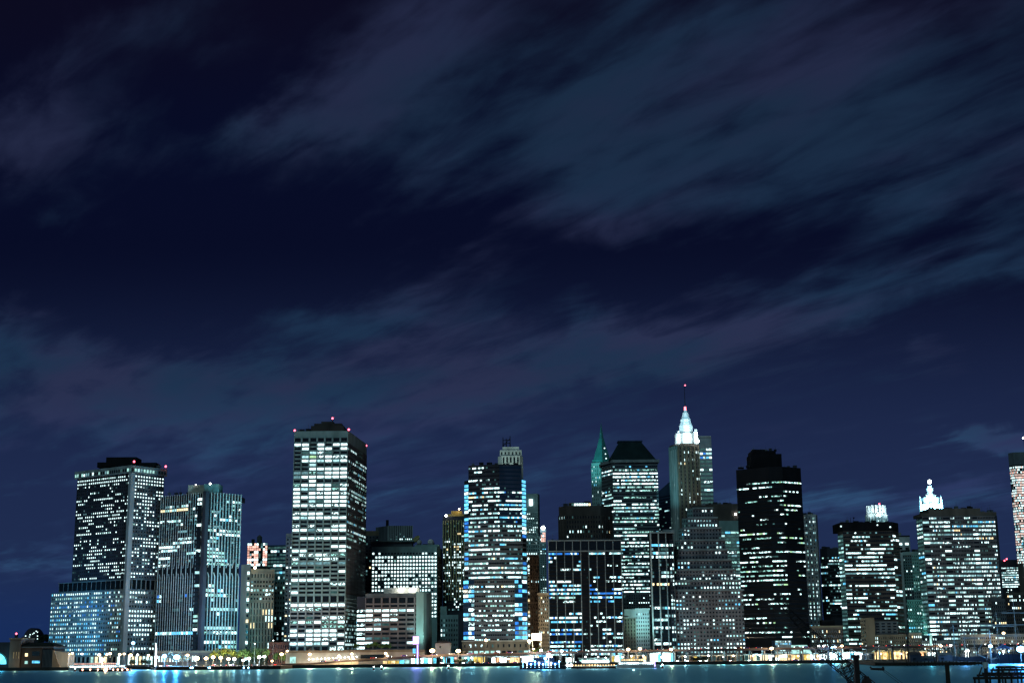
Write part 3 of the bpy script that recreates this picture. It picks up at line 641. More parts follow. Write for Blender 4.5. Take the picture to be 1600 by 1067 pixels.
m = MB(); m.tube((cx, cy, b.z(636, 12)), (cx, cy, b.z(602, 12)), .45, .2, 5); part(m, 'antenna', BLK, b.root)
b.beacon(1070.5, 602, 12, .8)
p = b.beacon(1090.5, 689, -4, 1.5, LWHITE)
zc_ = b.z(690, 12)
spot(at(1100, 800, 1500), at(1082, 740, 1562), (1, .75, .45), 24000, 60); spot(at(1040, 800, 1500), at(1052, 740, 1565), (.25, .85, 1), 110000, 60)
for dx, dy in ((-16, -16), (0, -20), (16, -16)):
    spot((cx+dx*1.1, cy+dy*1.1, z1+1), (cx, cy, b.z(668, 12)), (.72, .95, 1), 42000, 110, 1.5)
spot((cx-22, cy-30, b.z(672, 12)), (cx, cy, b.z(652, 12)), (.42, .82, 1), 46000, 70, 1.5)
spot((cx+22, cy-30, b.z(672, 12)), (cx, cy, b.z(652, 12)), (.42, .82, 1), 46000, 70, 1.5)
b.done()
b = Bld('office_tower', 'tall slab with pale blue stripes standing behind the white crowned tower', 1680, 1104)
C, P, z1 = b.chain(681, [(1088, 0), (1111, 0)], 40); b.block(P, GZ, z1, 'steel')
b.face(C[0], C[1], GZ+100, b.z(699), 5, 30, mat='steel', wf=(.9, .5), rows='578323614125525474776655443322', run=.6, dimp=.6, dark='dim', pal='blue', dp=.2, ds=.5)
b.boxpx(1088, 1111, 681, 683, -1, 6, 'pale', 'parapet'); b.done(); spot(at(1080, 720, 1600), at(1102, 730, 1680), (.4, .8, 1), 90000, 60)
# ---- 14 stepped tower
b = Bld('stepped_tower', 'grey stone ziggurat tower stepping down on both sides, dotted with square windows', 1310, 1100)
tiers = [(793, 808, 1073, 1114, 36), (808, 824, 1065, 1121, 32), (824, 843, 1059, 1127, 28), (843, 858, 1054, 1133, 22), (858, 874, 1051, 1137, 18), (874, 889, 1049, 1143, 14), (889, 906, 1048, 1150, 9), (906, 921, 1045, 1158, 5), (921, 1019, 1041, 1162, 0)]
dn = ['20', '74', '15', '2545', '1221', '44', '424', '53', '32442115544553654']
for (y0, y1, xa, xb, dY), rw in zip(tiers, dn):
    ztp = zat(y0, 1100, 1310+dY); zbt = GZ if y1 > 1000 else zat(y1, 1100, 1310+dY)
    a_ = (xat(xa, 1310+dY+10, ztp), 1310+dY+6); c_ = (xat(xa+9, 1310+dY, ztp), 1310+dY); e_ = (xat(xb, 1310+dY, ztp), 1310+dY+1)
    b.block([a_, c_, e_, (e_[0]*1.04, e_[1]*1.04), (a_[0]*1.04, a_[1]*1.04)], zbt, ztp, 'mauve')
    nc = max(6, round((e_[0]-c_[0])/2.95)); nr = max(2, round((ztp-zbt)/3.9))
    b.face(c_, e_, zbt+(6 if y1 > 1000 else 0), ztp-1, nc, nr, mat='mauve', wf=(.46, .44), rows=rw, dens=.35, run=.6, pal='cool', dp=.3, ds=.2)
    b.face(a_, c_, zbt+(6 if y1 > 1000 else 0), ztp-1, 3, nr, mat='teal', wf=(.5, .5), dens=.25, pal='tealish', dp=.3, ds=.2)
    m = MB(); m.box(c_[0], e_[0]+.3, c_[1]-.7, c_[1]+2, ztp-1, ztp+.4); part(m, 'parapet', M_['grey'], b.root)
b.boxpx(1082, 1105, 789.5, 794, 44, 12, 'dkbrown'); b.done()
spot(at(1038, 1015, 1262), at(1045, 965, 1312), (.3, .8, 1), 45000, 50)
b = Bld('office_block', 'plain dark block with fine vertical ribs between ziggurat and black tower', 1500, 1128)
C, P, z1 = b.chain(787, [(1102, 2), (1152, 0)], 30); b.block(P, GZ, z1, 'dkbrown'); ribs(b, C[0], C[1], 26, GZ+120, z1, .45, .5, 'brown'); b.beacon(1149.5, 803, -2, 1, LWHITE); clutter(b, 1108, 1146, 787, 8, 5); b.done()
b = Bld('office_block', 'block with a blank pale green top over teal window bands, left of the black tower', 1430, 1140)
C, P, z1 = b.chain(813, [(1123, 0), (1158, 3)], 30); b.block(P, GZ, z1, 'teal')
b.face(C[0], C[1], GZ+60, b.z(829), 4, 20, mat='grey', wf=(.93, .6), rows='7476311123596855555', dens=.6, pal='tealish', dark='dim', dimp=.5, dp=.5, ds=.3); b.done()
spot(at(1125, 850, 1390), at(1140, 822, 1430), (.6, 1, .9), 22000, 60)
# ---- 16 black octagonal tower
b = Bld('office_tower', 'large black faceted tower with sparse thin bands of light and a boxy roof house', 1290, 1203)
C, P, z1 = b.chain(733, [(1150, 22), (1201, 0), (1229, 3), (1251, 18)], 45)
C, P, z1 = b.chain(729, [(1150, 22), (1200, 2), (1222, 0), (1251, 12)], 45)
blk = wallmat('black_polished_stone', (.008, .008, .010), .8, spec=.1); M_['blk'] = blk
b.block(P, GZ, z1, 'blk'); K = dict(mat='blk', wf=(.93, .3), dp=.04, ds=.2, fill=.1)
b.face(C[0], C[1], GZ+18, z1-12, 16, 34, rows='6101245541246115457567624646566282', run=.85, pal='greeny', **K)
b.face(C[1], C[2], GZ+18, z1-12, 7, 34, rows='5112224322235217275666875762222382', run=.7, pal='greeny', **{**K, 'fill': .45})
b.face(C[2], C[3], GZ+18, z1-12, 10, 34, rows='6032254311214116134424513211110211', run=.8, pal='greeny', **K)
b.boxpx(1173, 1221, 709, 731, 20, 24, 'black'); b.boxpx(1174, 1212, 704, 710, 22, 20, 'black'); b.boxpx(1176, 1195, 702, 705, 25, 10, 'black')
zq = GZ+17
p0 = (xat(1211, 1275, zq), 1275); p1 = (xat(1236, 1275, zq), 1275)
b.block([p0, p1, (p1[0], 1292), (p0[0], 1292)], GZ, zq, 'navy', 'lattice_atrium')
b.face(p0, p1, GZ, zq, 13, 9, mat='steel', wf=(.6, .6), dens=.75, pal='blue', run=.2, dp=.2, ds=.2)
m = MB(); q0 = xat(1236, 1280, 8); q1 = xat(1272, 1280, 8)
m.hexa([(q0, 1272, GZ), (q1, 1272, GZ), (q1, 1296, GZ), (q0, 1296, GZ), (q0, 1284, GZ+13), (q1-5, 1284, GZ+13), (q1-5, 1296, GZ+13), (q0, 1296, GZ+13)]); part(m, 'glass_canopy', W['teal'], b.root)
clutter(b, 1155, 1172, 730, 20, 2); clutter(b, 1176, 1218, 704, 24, 5); clutter(b, 1224, 1246, 731, 20, 3); b.done()
# ---- 17
b = Bld('apartment_tower', 'pale tower with scattered bright windows just right of the black faceted tower', 1380, 1268)
C, P, z1 = b.chain(803, [(1255, 0), (1274, 2), (1277, 12)], 20); b.block(P, GZ, z1, 'pale')
b.face(C[0], C[1], GZ+15, z1-2, 7, 34, mat='pale', wf=(.5, .5), dens=.42, pal='tealish', dp=.4, ds=.15); ribs(b, C[0], C[1], 3, GZ+10, z1, .9, .8, 'pale', 'pier')
clutter(b, 1257, 1273, 803, 6, 3); b.done(); spot(at(1262, 1010, 1320), at(1268, 930, 1380), (.25, 1, .85), 260000, 70)
b = Bld('office_tower', 'dark rounded-top tower with broken light bands behind the brown block', 1440, 1300)
C, P, z1 = b.chain(856, [(1281, 8), (1292, 2), (1313, 0)], 30); b.block(P, GZ, z1, 'char')
b.face(C[0], C[1], GZ+40, z1-8, 4, 20, mat='char', wf=(.9, .5), dens=.3, pal='tealish'); b.face(C[1], C[2], GZ+40, z1-8, 9, 20, mat='char', wf=(.9, .45), rows='47730120134204553010', pal='tealish', run=.7); clutter(b, 1284, 1308, 856, 6, 3); b.done()
b = Bld('brick_building', 'low brown brick building with a few lit windows under the crane boom', 1295, 1290, 'building')
C, P, z1 = b.chain(978, [(1267, 0), (1316, 0)], 25); b.block(P, GZ, z1, 'brown')
b.face(C[0], C[1], GZ+6, z1-2.5, 15, 5, mat='brown', wf=(.45, .55), rows='22343', pal='warmish', dp=.3, ds=.3)
m = MB(); m.box(C[0][0]-.5, C[1][0]+.5, C[0][1]-1, C[0][1]+2, z1-1, z1+.5); part(m, 'cornice', M_['tan'], b.root); b.boxpx(1284, 1304, 968, 979, 8, 10, 'black', 'roof_tank'); b.done()
# ---- 18 brown ribbon block
b = Bld('office_tower', 'reddish brown slab with uneven white ribbon windows, round crown rising behind', 1330, 1355)
C, P, z1 = b.chain(816, [(1308, 12), (1316, 0), (1393, 0), (1403, 14)], 25); b.block(P, GZ, z1, 'dkbrown')
RW18 = '25644666862335426455'+'4373437550'
b.face(C[1], C[2], GZ+12, b.z(829), 26, 28, mat='dkbrown', wf=(.9, .38), rows='254465446973354646554435545340', run=.78, pal='cool', dp=.1, ds=.3)
b.face(C[0], C[1], GZ+12, b.z(834), 2, 28, mat='teal', wf=(.9, .5), dens=.4, pal='tealish', dp=.1, ds=.3, dark='dim')
b.face(C[2], C[3], GZ+12, b.z(834), 2, 28, mat='brown', wf=(.9, .5), dens=.35, pal='tealish', dp=.1, ds=.3)
m = MB(); m.prism([(C[0][0], C[0][1]-.6), (C[1][0], C[1][1]-.8), (C[2][0], C[2][1]-.8), (C[3][0], C[3][1]-.6), (C[3][0], C[3][1]+20), (C[0][0], C[0][1]+20)], b.z(829), z1+.3); part(m, 'blank_top_storey', M_['black'], b.root)
b.beacon(1314, 822, -1.5, .8, W['white']); b.beacon(1371, 820, -1.5, .7, W['white']); b.beacon(1391, 823, -1.5, .8, W['white'])
m = MB(); m.tube(at(1329, 817, 1338), at(1329, 809, 1338), .25, .2, 4); m.tube(at(1333, 817, 1338), at(1334, 807, 1338), .25, .2, 4); m.ball(at(1334, 809, 1338), .8, 6, 4); part(m, 'antenna', BLK, b.root); clutter(b, 1312, 1390, 816, 8, 8); b.done()
b = Bld('round_tower', 'round tower top with glowing white fins above the brown slab', 1600, 1369, 'tower')
cx, cy = xat(1369, 1615, b.z(800)), 1615; zt_ = b.z(797); zb_ = b.z(818)
def ring(r, n=20): return [(cx+r*math.cos(2*math.pi*i/n), cy+r*math.sin(2*math.pi*i/n)) for i in range(n)]
m = MB(); m.prism(ring(11.5), GZ, zt_-3); part(m, 'wall', M_['pale'], b.root)
for i in range(20):
    a = 2*math.pi*i/20+.1; m = MB(); q = (cx+11.3*math.cos(a), cy+11.3*math.sin(a)); m.box(q[0]-.9, q[0]+.9, q[1]-.9, q[1]+.9, zb_-8, zt_-4); part(m, 'pier', M_['white'], b.root)
rr = ring(10.8); R2 = ring(11.7)
for i in range(10, 20):
    p0 = R2[i]; p1 = R2[(i+1) % 20]; b.face(p0, p1, zb_-4, zb_+5, 2, 3, mat='pale', wf=(.5, .5), dens=.25, pal='cool', dp=.2)
for i in range(14):
    a = 2*math.pi*i/14; m = MB(); q = (cx+9.4*math.cos(a), cy+9.4*math.sin(a)); m.box(q[0]-1.3, q[0]+1.3, q[1]-1.3, q[1]+1.3, zt_-3, b.z(788)); part(m, 'crown_fin', M_['white'], b.root)
b.beacon(1374, 787, 10, .9); m = MB(); m.tube((cx-1, cy, zt_), (cx-1, cy, b.z(783)), .4, .3, 4); part(m, 'mast', BLK, b.root)
b.done()
for dx in (-14, 0, 14): spot((cx+dx*1.3, cy-19, zt_-9), (cx+dx*.4, cy-8, zt_+4), (.7, .95, 1), 30000, 80)
spot((cx+10, cy-40, zt_-40), (cx+4, cy-10, zt_-8), (.4, .85, 1), 40000, 60)
b = Bld('office_block', 'small pale cube-like block with two rows of windows, upper right of the brown slab', 1480, 1410, 'building')
C, P, z1 = b.chain(837, [(1401, 0), (1421, 0)], 20); b.block(P, GZ, z1, 'pale'); b.face(C[0], C[1], b.z(860), b.z(846), 2, 2, mat='pale', wf=(.55, .5), dens=.3, pal='cool'); b.boxpx(1401, 1408, 832, 838, 5, 8, 'grey'); b.boxpx(1401.5, 1421.5, 836, 838, -.5, 5, 'char', 'cornice'); b.done()
b = Bld('stone_building', 'green-lit stone building stepping up between the brown slab and the wide grey tower', 1400, 1425)
C, P, z1 = b.chain(861, [(1410, 8), (1424, 4), (1446, 8)], 25); b.block(P, GZ, z1, 'grey')
b.face(C[1], C[2], GZ+8, z1-3, 7, 28, mat='teal', wf=(.45, .5), dens=.22, pal='tealish', dp=.3, ds=.2); b.face(C[0], C[1], GZ+30, z1-3, 4, 24, mat='dkgrey', wf=(.45, .5), dens=.15, pal='tealish', dp=.3, ds=.2)
C2, P2, z2 = b.chain(937, [(1417, -6), (1442, -6)], 15); b.block(P2, GZ, z2, 'teal', 'lower_wing'); b.face(C2[0], C2[1], GZ+10, z2-1, 7, 13, mat='teal', wf=(.45, .5), dens=.3, pal='cool', dp=.3); clutter(b, 1412, 1440, 861, 8, 4); b.done()
spot(at(1430, 1010, 1340), at(1430, 950, 1395), (.2, .9, .8), 100000, 60)
b = Bld('office_block', 'plain putty-coloured block with a blank side wall in front of the brown slab', 1300, 1355, 'building')
C, P, z1 = b.chain(965, [(1344, 3), (1352, 0), (1366, 0)], 30); b.block(P, GZ, z1, 'tan'); b.face(C[0], C[1], GZ+12, z1-1, 3, 7, mat='tan', wf=(.6, .4), dens=.03, pal='warmish')
C2, P2, z2 = b.chain(991, [(1366, 2), (1420, 2)], 20); b.block(P2, GZ, z2, 'tan', 'wing'); b.face(C2[0], C2[1], GZ+10, z2-1.5, 18, 3, mat='tan', wf=(.4, .6), dens=.12, pal='warmish', dp=.5)
C3, P3, z3 = b.chain(970, [(1366, 8), (1402, 8)], 20); b.block(P3, GZ, z3, 'dkgrey', 'rear_wing'); b.face(C3[0], C3[1], z2+1, z3-1, 4, 4, mat='dkgrey', wf=(.6, .5), dens=.05, pal='warmish'); b.done()
b = Bld('stone_building', 'small old building with arched windows near the pier, lit warm', 1290, 1430, 'building')
C, P, z1 = b.chain(988, [(1420, 0), (1440, 0), ], 20); b.block(P, GZ, z1, 'beige'); b.face(C[0], C[1], GZ+8, z1-2, 6, 4, mat='beige', wf=(.4, .6), rows='8000', pal='warmish', dp=.3); b.done()
b = Bld('stone_building', 'long low grey building at the ziggurat side of the seaport ships', 1300, 1450, 'building')
C, P, z1 = b.chain(992, [(1441, 0), (1475, 0), ], 20); b.block(P, GZ, z1, 'dkgrey'); b.face(C[0], C[1], GZ+6, z1-2, 9, 4, mat='dkgrey', wf=(.45, .5), dens=.25, pal='warmish', dp=.3)
b.root['label'] = 'low dark building below the wide grey tower, behind the moored ships'; b.done()
# ---- 19 wide grey tower, right
b = Bld('office_tower', 'wide dark grey tower crowded with rows of small white windows, far right', 1350, 1495)
C, P, z1 = b.chain(797, [(1431, 18), (1440, 0), (1557, 0)], 30); b.block(P, GZ, b.z(806), 'char')
x_ = [xat(v, 1350, z1) for v in (1440, 1451, 1475, 1532, 1557)]
b.block([(x_[0], 1352), (x_[1], 1350.5), (x_[1], 1380), (x_[0], 1380)], b.z(806), b.z(801), 'brown', 'parapet'); b.block([(x_[1], 1350.5), (x_[3], 1350.5), (x_[3], 1380), (x_[1], 1380)], b.z(806), b.z(794), 'brown', 'parapet'); b.block([(x_[3], 1351), (x_[4], 1351), (x_[4], 1380), (x_[3], 1380)], b.z(806), b.z(800), 'brown', 'parapet')
RR = '2698864424657588685555857655676534'
A, B_ = Vector(C[1]), Vector(C[2]); zt = b.z(806)
for t0, t1, nc, wf in ((.0, .09, 1, (.9, .5)), (.09, .27, 9, (.6, .42)), (.27, .37, 1, (.85, .42)), (.37, .66, 14, (.6, .42)), (.66, .74, 1, (.85, .42)), (.74, .97, 11, (.6, .42))):
    b.face(A.lerp(B_, t0), A.lerp(B_, t1), GZ+12, zt, nc, 31, mat='mauve', wf=wf, rows=RR[:31] if nc > 1 else '0797765446667787776668866667777', run=.75, pal='cool', dp=.2, ds=.35)
b.face(C[0], C[1], GZ+12, zt-2, 3, 31, mat='teal', wf=(.8, .5), dens=.4, pal='tealish', dp=.2, ds=.4, dark='dim')
m = MB(); m.tube(at(1548, 801, 1352), at(1548, 796, 1352), .3, .3, 4); m.tube(at(1544, 797, 1352), at(1552, 797, 1352), .3, .3, 4); part(m, 'antenna', BLK, b.root)
clutter(b, 1455, 1528, 794, 10, 8); clutter(b, 1534, 1554, 800, 10, 3); b.done()
# floodlit neo-classical crown behind
b = Bld('domed_tower', 'floodlit white tower crown with pinnacles and a glowing cupola', 1900, 1454, 'tower')
cx, cy = xat(1454.5, 1915, b.z(790)), 1915; k_ = 1900/2222
z0_ = b.z(806); 
def blk2(w, y0, y1, nm='crown_tier'):
    m = MB(); h = w*k_/2; m.prism([(cx+h*math.cos(a*math.pi/4+.39), cy+h*math.sin(a*math.pi/4+.39)) for a in range(8)], b.z(y0), b.z(y1)); part(m, nm, M_['white'], b.root)
m = MB(); m.box(cx-15, cx+15, cy-10, cy+14, GZ, z0_); part(m, 'wall', M_['pale'], b.root)
blk2(32, 806, 786); blk2(26, 786, 776); blk2(16, 776, 771); blk2(6, 771, 765); blk2(10.5, 765, 761); blk2(7, 761, 757)
for i in range(8):
    a = i*math.pi/4+.2; q = (cx+14.5*math.cos(a), cy+14.5*math.sin(a)); m = MB(); m.tube((*q, z0_), (*q, b.z(781)), 1.6, 1.4, 6); m.tube((*q, b.z(781)), (*q, b.z(773)), 1.3, .1, 6); part(m, 'pinnacle', M_['white'], b.root)
for i in range(8):
    a = i*math.pi/4; q = (cx+3*math.cos(a), cy+3*math.sin(a)); m = MB(); m.tube((*q, b.z(776)), (*q, b.z(764)), .45, .45, 5); part(m, 'column', M_['white'], b.root)
b.beacon(1452.5, 752.5, 12, 2.6, LWHITE); b.done()
for dx in (-20, 0, 20): spot((cx+dx, cy-30, z0_-2), (cx+dx*.3, cy, b.z(785)), (.25, .75, 1), 420000, 100, 1.5)
point(1454, 762, 1895, (.5, .9, 1), 60000)
# ---- 20 far right
b = Bld('office_block', 'far dark block with a grid of small lights and two red beacons', 1700, 1580)
C, P, z1 = b.chain(874, [(1563, 4), (1592, 0)], 30); b.block(P, GZ, z1, 'char'); b.face(C[0], C[1], b.z(918), b.z(885), 12, 9, mat='char', wf=(.7, .5), dens=.9, rows='999999999', pal='cool', dp=.2)
b.face(C[0], C[1], b.z(932), b.z(919), 12, 3, mat='char', wf=(.5, .5), dens=.2, pal='warmish', dp=.2); b.beacon(1569.5, 875.5, -1, 1); b.beacon(1573, 873, 4, 1); b.done()
b = Bld('skyscraper', 'tall tower still under construction, pink work lights above teal glass, right edge', 1620, 1600)
z1 = b.z(706); PTS = [(1575, 10), (1583, 2), (1600, 0), (1640, 0)]
C = [(xat(p, 1620+d, z1), 1620+d) for p, d in PTS]; P = C+[(C[-1][0]*1670/1620, 1670), (C[0][0]*1670/1630, 1670)]
zc_ = b.z(880); zcap = b.z(726)
b.block(P, zcap, z1, 'dkgrey', 'netted_top'); b.block([(x+.6, y+.6) for x, y in P], GZ, zcap, 'brown')
for i, ncx in ((0, 6), (1, 12), (2, 24)):
    b.face((C[i][0]+.6, C[i][1]+.5), (C[i+1][0]+.6, C[i+1][1]+.5), zc_, zcap-1, ncx, 38, mat='brown', wf=(.72, .68), dens=.85, rows='8'*38, pal='construct', run=.3, dp=.3, ds=.3)
lw = [(C[0][0]+3, C[0][1]-1), (C[1][0]+2, C[1][1]-1.6), (C[2][0], C[2][1]-1.6), (C[3][0], C[3][1]-1.6), (C[3][0]*1671/1620, 1671), (C[0][0]*1671/1630+3, 1671)]
b.block(lw, GZ, b.z(838), 'navy', 'glazed_base'); 
for i, ncx in ((0, 5), (1, 10), (2, 18)): b.face(lw[i], lw[i+1], GZ+20, b.z(838), ncx, 36, mat='teal', wf=(.8, .7), dens=.9, pal='tealish', dark='dim', dimp=.9, run=.5, rows='6'*36, dp=.2, ds=.2)
b.beacon(1599.5, 684, 10, 1.2, LWHITE, 26); b.done()
for i, (xa, xb, yt, Y, mt, dn_, lb) in enumerate([(1548, 1570, 935, 1330, 'dkgrey', .25, 'low grey flats peeping out at the foot of the wide grey tower'), (1570, 1600, 925, 1420, 'brown', .2, 'brown low-rise near the construction tower with faint windows'), (1440, 1500, 1000, 1280, 'grey', .3, 'long two-storey warehouse behind the masts of the moored ships'), (1500, 1600, 990, 1275, 'pale', .12, 'pale long shed behind the lit sailing ship')]):
    b = Bld('warehouse' if i > 1 else 'apartment_block', lb, Y, (xa+xb)/2, 'building'); C, P, z1 = b.chain(yt, [(xa, 0), (xb, 1)], 25); b.block(P, GZ, z1, mt)
    b.face(C[0], C[1], GZ+4, z1-2, int((xb-xa)/3), max(2, int((z1-GZ)/4)), mat=mt, wf=(.5, .5), dens=dn_, pal='warmish', dp=.2, ds=.2); b.done()
# ================================================================== GROUND, WATER, SHORE
LM = [(60, 'the old ferry terminal'), (160, 'the podium tower'), (310, 'the cyan ribbed tower'), (400, 'the tan slab'), (500, 'the tallest left tower'), (615, 'the grey annex'),
      (692, 'the hip-roofed gatehouse'), (772, 'the faceted blue-cornered tower'), (845, 'the beige stone building'), (914, 'the black grid tower'), (985, 'the cyan-lit stone building'),
      (1032, 'the black finned tower'), (1100, 'the ziggurat tower'), (1210, 'the black faceted tower'), (1290, 'the brown brick building'), (1350, 'the brown slab'),
      (1430, 'the green-lit stone building'), (1500, 'the wide grey tower'), (1585, 'the tower under construction')]
ORD = ['leftmost', 'second', 'third', 'fourth', 'fifth', 'sixth', 'seventh', 'eighth', 'ninth', 'tenth', 'eleventh', 'twelfth']
def autolabel(items, rel='in front of'):
    """items: list of (px, description, object); same description + landmark get an order from the left"""
    g = {}
    for px, d, o in items: g.setdefault((d, min(LM, key=lambda l: abs(l[0]-px))[1]), []).append((px, o))
    for (d, l), L_ in g.items():
        L_.sort(key=lambda t: t[0])
        for i, (px, o) in enumerate(L_):
            o['label'] = f"{d} {rel} {l}" + ('' if len(L_) == 1 else f", {ORD[i]} " + ('there' if i == 0 else 'from the left'))
SHORE = 1215
m = MB(); m.quad((-6000, SHORE, GZ), (6000, SHORE, GZ), (9000, 12000, GZ), (-9000, 12000, GZ)); tag(m.build('ground', M_['asphalt']), kind='structure')
m = MB(); m.box(-1500, 1500, SHORE-2, SHORE, -3, GZ+.25); tag(m.build('seawall', wallmat('seawall_stone', (.035, .032, .03))), 'long dark stone seawall along the city shore', 'seawall')
def watermat():
    mt, N, L = newmat('river_water')
    o = N.new('ShaderNodeOutputMaterial'); b = N.new('ShaderNodeBsdfGlossy'); df = N.new('ShaderNodeBsdfDiffuse'); mixs = N.new('ShaderNodeMixShader')
    b.inputs['Color'].default_value = (.38, .80, 1, 1); df.inputs['Color'].default_value = (.06, .42, .48, 1); mixs.inputs[0].default_value = .86
    g = N.new('ShaderNodeNewGeometry'); mp = N.new('ShaderNodeMapping'); mp.inputs['Scale'].default_value = (.003, .028, 1)
    n = N.new('ShaderNodeTexNoise'); n.inputs['Scale'].default_value = 1; n.inputs['Detail'].default_value = 6; n.inputs['Roughness'].default_value = .62
    r = N.new('ShaderNodeMapRange'); r.inputs[1].default_value = .32; r.inputs[2].default_value = .68; r.inputs[3].default_value = WR0; r.inputs[4].default_value = WR1
    L.new(g.outputs['Position'], mp.inputs[0]); L.new(mp.outputs[0], n.inputs['Vector']); L.new(n.outputs[0], r.inputs[0]); L.new(r.outputs[0], b.inputs['Roughness'])
    mp2 = N.new('ShaderNodeMapping'); mp2.inputs['Scale'].default_value = (.008, .06, 1); n2 = N.new('ShaderNodeTexNoise'); n2.inputs['Detail'].default_value = 4
    n2.inputs['Scale'].default_value = 1; bp = N.new('ShaderNodeBump'); bp.inputs['Strength'].default_value = .03; bp.inputs['Distance'].default_value = .3
    L.new(g.outputs['Position'], mp2.inputs[0]); L.new(mp2.outputs[0], n2.inputs['Vector']); L.new(n2.outputs[0], bp.inputs['Height']); L.new(bp.outputs[0], b.inputs['Normal'])
    L.new(df.outputs[0], mixs.inputs[1]); L.new(b.outputs[0], mixs.inputs[2]); b = mixs
    L.new(b.outputs[0], o.inputs[0]); return mt
WR0, WR1 = .28, .44
m = MB(); m.quad((-6000, -400, 0), (6000, -400, 0), (6000, SHORE+40, 0), (-6000, SHORE+40, 0)); tag(m.build('water', watermat()), kind='structure')
# ---------------------------------------------------------------- elevated road
VY = 1226
def deckz(px): 
    T = [(440, 3.2), (480, 3.6), (560, 6.3), (640, 8.6), (700, 9.9), (1000, 12), (1400, 13.4), (1750, 14)]
    for (a, za), (c, zc) in zip(T, T[1:]):
        if a <= px <= c: return za+(zc-za)*(px-a)/(c-a)
    return T[-1][1]
v = empty('elevated_highway', 'long elevated highway on steel columns running along the whole waterfront', 'viaduct', (xat(1000, VY, GZ), VY, GZ))
steps = list(range(440, 1751, 10)); m = MB(); pr = MB(); rail = MB()
for a, c in zip(steps, steps[1:]):
    xa, xc, za, zc = xat(a, VY, 10), xat(c, VY, 10), deckz(a), deckz(c)
    m.hexa([(xa, VY, za-1.6), (xc, VY, zc-1.6), (xc, VY+15, zc-1.6), (xa, VY+15, za-1.6), (xa, VY, za), (xc, VY, zc), (xc, VY+15, zc), (xa, VY+15, za)])
    pr.hexa([(xa, VY-.3, za-.8), (xc, VY-.3, zc-.8), (xc, VY, zc-.8), (xa, VY, za-.8), (xa, VY-.3, za+.5), (xc, VY-.3, zc+.5), (xc, VY, zc+.5), (xa, VY, za+.5)])
part(m, 'deck', M_['char'], v); part(pr, 'parapet', M_['dkbrown'], v)
m = MB()
for a, c in zip(steps[:22], steps[1:23]):
    xa, xc = xat(a, VY, 8), xat(c, VY, 8); m.hexa([(xa, VY-.1, GZ), (xc, VY-.1, GZ), (xc, VY+.5, GZ), (xa, VY+.5, GZ), (xa, VY-.1, deckz(a)-.81), (xc, VY-.1, deckz(c)-.81), (xc, VY+.5, deckz(c)-.81), (xa, VY+.5, deckz(a)-.81)]) if a < 560 else None
part(m, 'ramp_side', M_['beige'], v)
for px in range(655, 1720, 20):
    x, z = xat(px, VY, 8), deckz(px)-1.6
    m = MB()
    for yy in (VY+1.5, VY+13): m.box(x-.5, x+.5, yy-.5, yy+.5, GZ, z)
    m.box(x-.4, x+.4, VY+1, VY+13.5, z-1, z-.02); part(m, 'column', M_['dkgrey'], v)
# ---------------------------------------------------------------- cars
def make_car(paint):
    r = bpy.data.objects.new('car', None); COL.objects.link(r)
    m = MB(); m.box(-2.2, 2.2, -.9, .9, .35, .85); o = m.build('body', paint, r)
    m = MB(); m.prism([(-1.5, -.82), (1.2, -.82), (1.2, .82), (-1.5, .82)], .85, 1.45, [(-1.0, -.65), (.6, -.65), (.6, .65), (-1.0, .65)]); m.build('cabin', W['dark'], r)
    for sx in (-1.4, 1.4):
        for sy in (-.85, .85):
            m = MB(); m.tube((sx, sy-.12, .33), (sx, sy+.12, .33), .33, .33, 8); m.build('wheel', BLK, r)
    for sy in (-.6, .6):
        m = MB(); m.box(2.2, 2.32, sy-.25, sy+.25, .5, .8); m.build('headlight', LWHITE, r)
        m = MB(); m.box(-2.32, -2.2, sy-.25, sy+.25, .55, .8); m.build('tail_light', LRED, r)
    return r
def copy_tree(o, parent=None):
    c = o.copy(); COL.objects.link(c); c.parent = parent
    for ch in o.children: copy_tree(ch, c)
    return c
paints = {'white': wallmat('car_white', (.6, .6, .62), .3, .05), 'dark blue': wallmat('car_blue', (.02, .04, .14), .3, .05), 'silver': wallmat('car_silver', (.35, .36, .38), .3, .05), 'red': wallmat('car_red', (.3, .02, .02), .3, .05), 'purple': wallmat('car_purple', (.12, .05, .3), .3, .05)}
protos = {k: make_car(p) for k, p in paints.items()}; used = set(); items = []
cr = random.Random(3)
px = 505
while px < 1600:
    k = cr.choice(list(paints)); 
    if k in used: c = copy_tree(protos[k])
    else: c = protos[k]; used.add(k)
    lane = cr.choice([0, 1]); x = xat(px, VY+3, 12); d = 1 if lane else -1
    c.location = (x, VY+2.4+lane*4.5, deckz(px)+.02+(.35 if px < 640 else 0)); c.rotation_euler = (0, -.02 if 1 else 0, 0 if d > 0 else math.pi)
    c['category'] = 'car'; c['group'] = 'cars on the elevated highway'
    items.append((px, f'{k} highway car', c)); px += cr.uniform(12, 34)
autolabel(items)
items = []; cr = random.Random(9); px = 250  # street cars added for the irregular small lights of their lamps
while px < 1340:
    if 455 < px < 690: px = 690
    k = cr.choice(list(paints)); c = copy_tree(protos[k]); lane = cr.choice([0, 1]); d = 1 if lane else -1
    Yq = SHORE+3.5+lane*3.5; c.location = (xat(px, Yq, GZ), Yq, GZ+.01); c.rotation_euler = (0, 0, (0 if d > 0 else math.pi)+cr.choice([0, 0, -1.2, 1.2]))
    c['category'] = 'car'; c['group'] = 'added cars on the waterfront street'; items.append((px, f'{k} added quayside car', c)); px += cr.uniform(9, 42)
autolabel(items)
